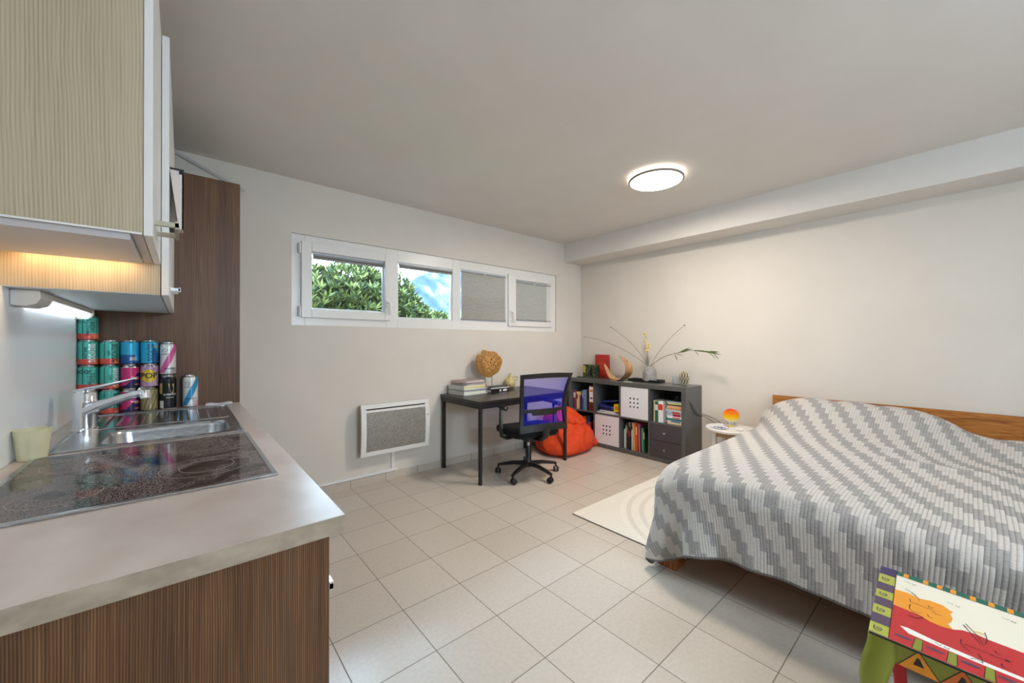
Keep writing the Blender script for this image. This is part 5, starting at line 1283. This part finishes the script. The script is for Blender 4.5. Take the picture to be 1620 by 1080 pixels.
def line(pts, w=.0021, k='black', lv=5, mb=mb):
    z = BZ-.0006+.00025*lv; L, R_ = [], []
    P_ = [Vector((x, y, z)) for x, y in pts]
    # smooth
    Q_ = []
    for i in range(len(P_)-1):
        p0, p1, p2, p3 = P_[max(i-1, 0)], P_[i], P_[i+1], P_[min(i+2, len(P_)-1)]
        for u in (0, .2, .4, .6, .8): Q_.append(.5*((2*p1)+(p2-p0)*u+(2*p0-5*p1+4*p2-p3)*u*u+(3*p1-p0-3*p2+p3)*u**3))
    Q_.append(P_[-1])
    for i, p in enumerate(Q_):
        d = (Q_[min(i+1, len(Q_)-1)]-Q_[max(i-1, 0)]); d = Vector((-d.y, d.x, 0)).normalized()*w*.5*(1-.5*i/len(Q_)); L.append(tuple(p+d)); R_.append(tuple(p-d))
    n = len(L); mb.add(L+R_, [(i, i+1, n+i+1, n+i) for i in range(n-1)], PK.index(k))
def ell(cx, cy, a, b, k, lv=3, rot=0, mb=mb):
    poly([(cx+a*math.cos(u)*math.cos(rot)-b*math.sin(u)*math.sin(rot), cy+a*math.cos(u)*math.sin(rot)+b*math.sin(u)*math.cos(rot)) for u in [2*PI*i/20 for i in range(20)]], k, lv, mb)
red = [(1.637,.146),(1.63,.111),(1.623,.082),(1.614,.069),(1.609,.047),(1.617,.026),(1.633,.008),(1.638,-.015),(1.633,-.037),(1.632,-.079),(1.63,-.15),(1.628,YE),(1.437,YE),(1.438,.137),(1.493,.139)]
poly(red, 'red', 1)
poly([(1.741,.151),(1.744,.122),(1.732,.096),(1.743,.075),(1.742,.048),(1.724,.033),(1.722,.026),(1.704,.032),(1.68,.027),(1.656,.029),(1.638,.035),(1.617,.026),(1.609,.047),(1.614,.069),(1.623,.082),(1.63,.111),(1.64,.146)], 'orange', 2)
poly([(1.527,.122),(1.531,.107),(1.518,.05),(1.512,-.026),(1.510,-.09),(1.506,YE),(1.494,YE),(1.495,-.086),(1.495,-.014),(1.498,.05),(1.503,.103)], 'white', 2)
for k in range(16):
    y = .112-.0585*k
    ell(1.473, y, .006, .017, 'plum', 3)
    yb = .083-.0595*k; poly([(1.440, yb+.010), (1.494, yb+.007), (1.494, yb-.007), (1.440, yb-.008)], 'green', 2)
    line([(1.440, yb+.010), (1.494, yb+.007)], .0016, 'black', 4); line([(1.440, yb-.008), (1.494, yb-.007)], .0016, 'black', 4)
# end border with squares
segs = [1.884, 1.822, 1.757, 1.703, 1.652, 1.600, 1.547, 1.492, 1.438]
for i in range(8):
    a, b = segs[i], segs[i+1]
    def yo(x): return .176+.021*(x-1.438)/.446
    def yi(x): return .136+.021*(x-1.438)/.446
    poly([(a, yo(a)), (b, yo(b)), (b, yi(b)), (a, yi(a))], 'purple' if i == 0 else ('plum' if i % 2 == 0 else 'yg'), 4)
    if i % 2:
        cx, cy = (a+b)/2, (yo(a)+yi(a))/2; line([(cx+.016*math.exp(-.13*j)*math.cos(j*.8+1), cy+.011*math.exp(-.13*j)*math.sin(j*.8+1)) for j in range(15)], .0026, 'purple', 6)
line([(s_, .1365+.021*(s_-1.438)/.446) for s_ in segs], .0022, 'black', 6)
# rear border
poly([(1.884-.001, .157), (xr(YE), YE), (xr(YE)-.030, YE), (1.852, .155)], 'teal', 2)
ys = [.133, .088, .057, .028, -.012, -.048, -.083]
while ys[-1] > YE+.05: ys.append(ys[-1]-.037)
for y in ys: x = xr(y); poly([(x-.0005, y+.0062), (x-.0005, y-.0055), (x-.031, y-.006), (x-.030, y+.0066)], 'orange', 3)
line([(1.852, .155), (xr(YE)-.030, YE)], .0018, 'black', 4)
# cats' faces, whiskers, birds
for L in ([(1.766,.128),(1.75,.108),(1.72,.094)], [(1.753,.114),(1.733,.099),(1.719,.095)], [(1.628,.106),(1.625,.09),(1.62,.081)], [(1.606,.107),(1.605,.094),(1.623,.082)], [(1.600,.112),(1.600,.096),(1.612,.084)],
          [(1.705,.114),(1.688,.11),(1.689,.094),(1.682,.059)], [(1.673,.111),(1.647,.111),(1.636,.099),(1.643,.086)], [(1.706,.076),(1.694,.071),(1.705,.065)], [(1.649,.075),(1.637,.07),(1.64,.064)], [(1.675,.066),(1.67,.059),(1.673,.047)],
          [(1.665,.007),(1.63,-.008),(1.593,-.023)], [(1.676,.003),(1.638,-.015),(1.592,-.029)], [(1.664,-.031),(1.632,-.034),(1.602,-.031)], [(1.581,.01),(1.554,.01),(1.533,-.006)], [(1.558,.006),(1.56,-.001),(1.562,-.025),(1.561,-.045)],
          [(1.538,-.018),(1.518,-.024),(1.501,-.025)], [(1.502,-.005),(1.51,-.018),(1.502,-.024)], [(1.587,-.046),(1.578,-.049),(1.577,-.056)], [(1.56,-.039),(1.557,-.047),(1.562,-.062)], [(1.536,-.055),(1.523,-.056),(1.527,-.062)]):
    line(L)
ell(1.652, -.021, .006, .010, 'tan', 2); ell(1.560, -.065, .004, .004, 'black', 5)
for x, y in ((1.817,.121),(1.767,.027),(1.789,-.077),(1.505,.043),(1.79,-.2),(1.77,-.33),(1.79,-.46)):
    line([(x+.007, y+.012), (x, y+.004), (x+.007, y)], .0016); line([(x+.003, y-.004), (x-.004, y-.010), (x+.004, y-.013)], .0022)
poly([(1.700, -.105), (1.712, -.12), (1.70, -.15), (1.69, -.12)], 'red', 2)
mb.build('painted_picture', PM, t)
# apron
ZA = .398; XF = 1.4455
mb = MB()
mb.box((XF, YE+.01, ZA), (XF+.018, .170, BZ-.0062)); mb.box((xr(0)-.03, YE+.01, ZA), (xr(YE)-.010, .170, BZ-.0062)); mb.box((XF+.018, .150, ZA), (xr(0)-.03, .170, BZ-.0062))
mb.build('bench_apron', pc['green'], t)
mb = MB()
def fpoly(pts, k, lv=1): mb.add([(XF-.0003*lv, y, z) for y, z in pts], [tuple(range(len(pts)))], PK.index(k))
zt = BZ-.0062
for i in range(12):
    y = .077-.075*i
    fpoly([(y+.043, ZA), (y-.033, ZA), (y+.004, zt)], 'deep' if i % 2 else 'orange', 1)
    fpoly([(y+.014, ZA+.017), (y-.006, ZA+.018), (y+.002, ZA+.037), (y+.007, ZA+.038)], 'black', 2)
    for a, b in (((y+.043, ZA), (y+.004, zt)), ((y-.033, ZA), (y+.004, zt))):
        fpoly([(a[0]+.0012, a[1]), (a[0]-.0012, a[1]), (b[0]-.0012, b[1]), (b[0]+.0012, b[1])], 'black', 3)
mb.build('apron_painting', PM, t)
MB().box((1.4350, YE, BZ-.0060), (1.4358, .1745, BZ-.0008)).build('edge_line', pc['black'], t)
# cabriole legs
def cab(x, y, sx, sy, m_):
    rings = []
    for z, o, w in ((BZ-.0065, .002, .030), (.42, .004, .031), (.38, .014, .031), (.33, .022, .028), (.27, .020, .024), (.2, .008, .020), (.13, -.004, .016), (.07, -.006, .014), (.03, .004, .017), (.012, .012, .022), (.0, .010, .021)):
        cx, cy = x+sx*o, y+sy*o; rings.append([(cx+w*a, cy+w*b, z) for a, b in ((1, .6), (.6, 1), (-.6, 1), (-1, .6), (-1, -.6), (-.6, -1), (.6, -1), (1, -.6))])
    return MB().loft(rings).build('leg', m_, t, None, 60)
cab(1.470, .146, -1, 1, pc['green']); cab(1.842, .150, 1, 1, pc['red']); cab(1.470, YE+.05, -1, -1, pc['green']); cab(1.82, YE+.05, 1, -1, pc['red'])
MB().box((XF-.001, .1402, .415), (XF-.0002, .170, zt)).build('corner_painting', pc['deep'], t)

for o in list(bpy.data.objects):
    if '_loc' in o: del o['_loc']
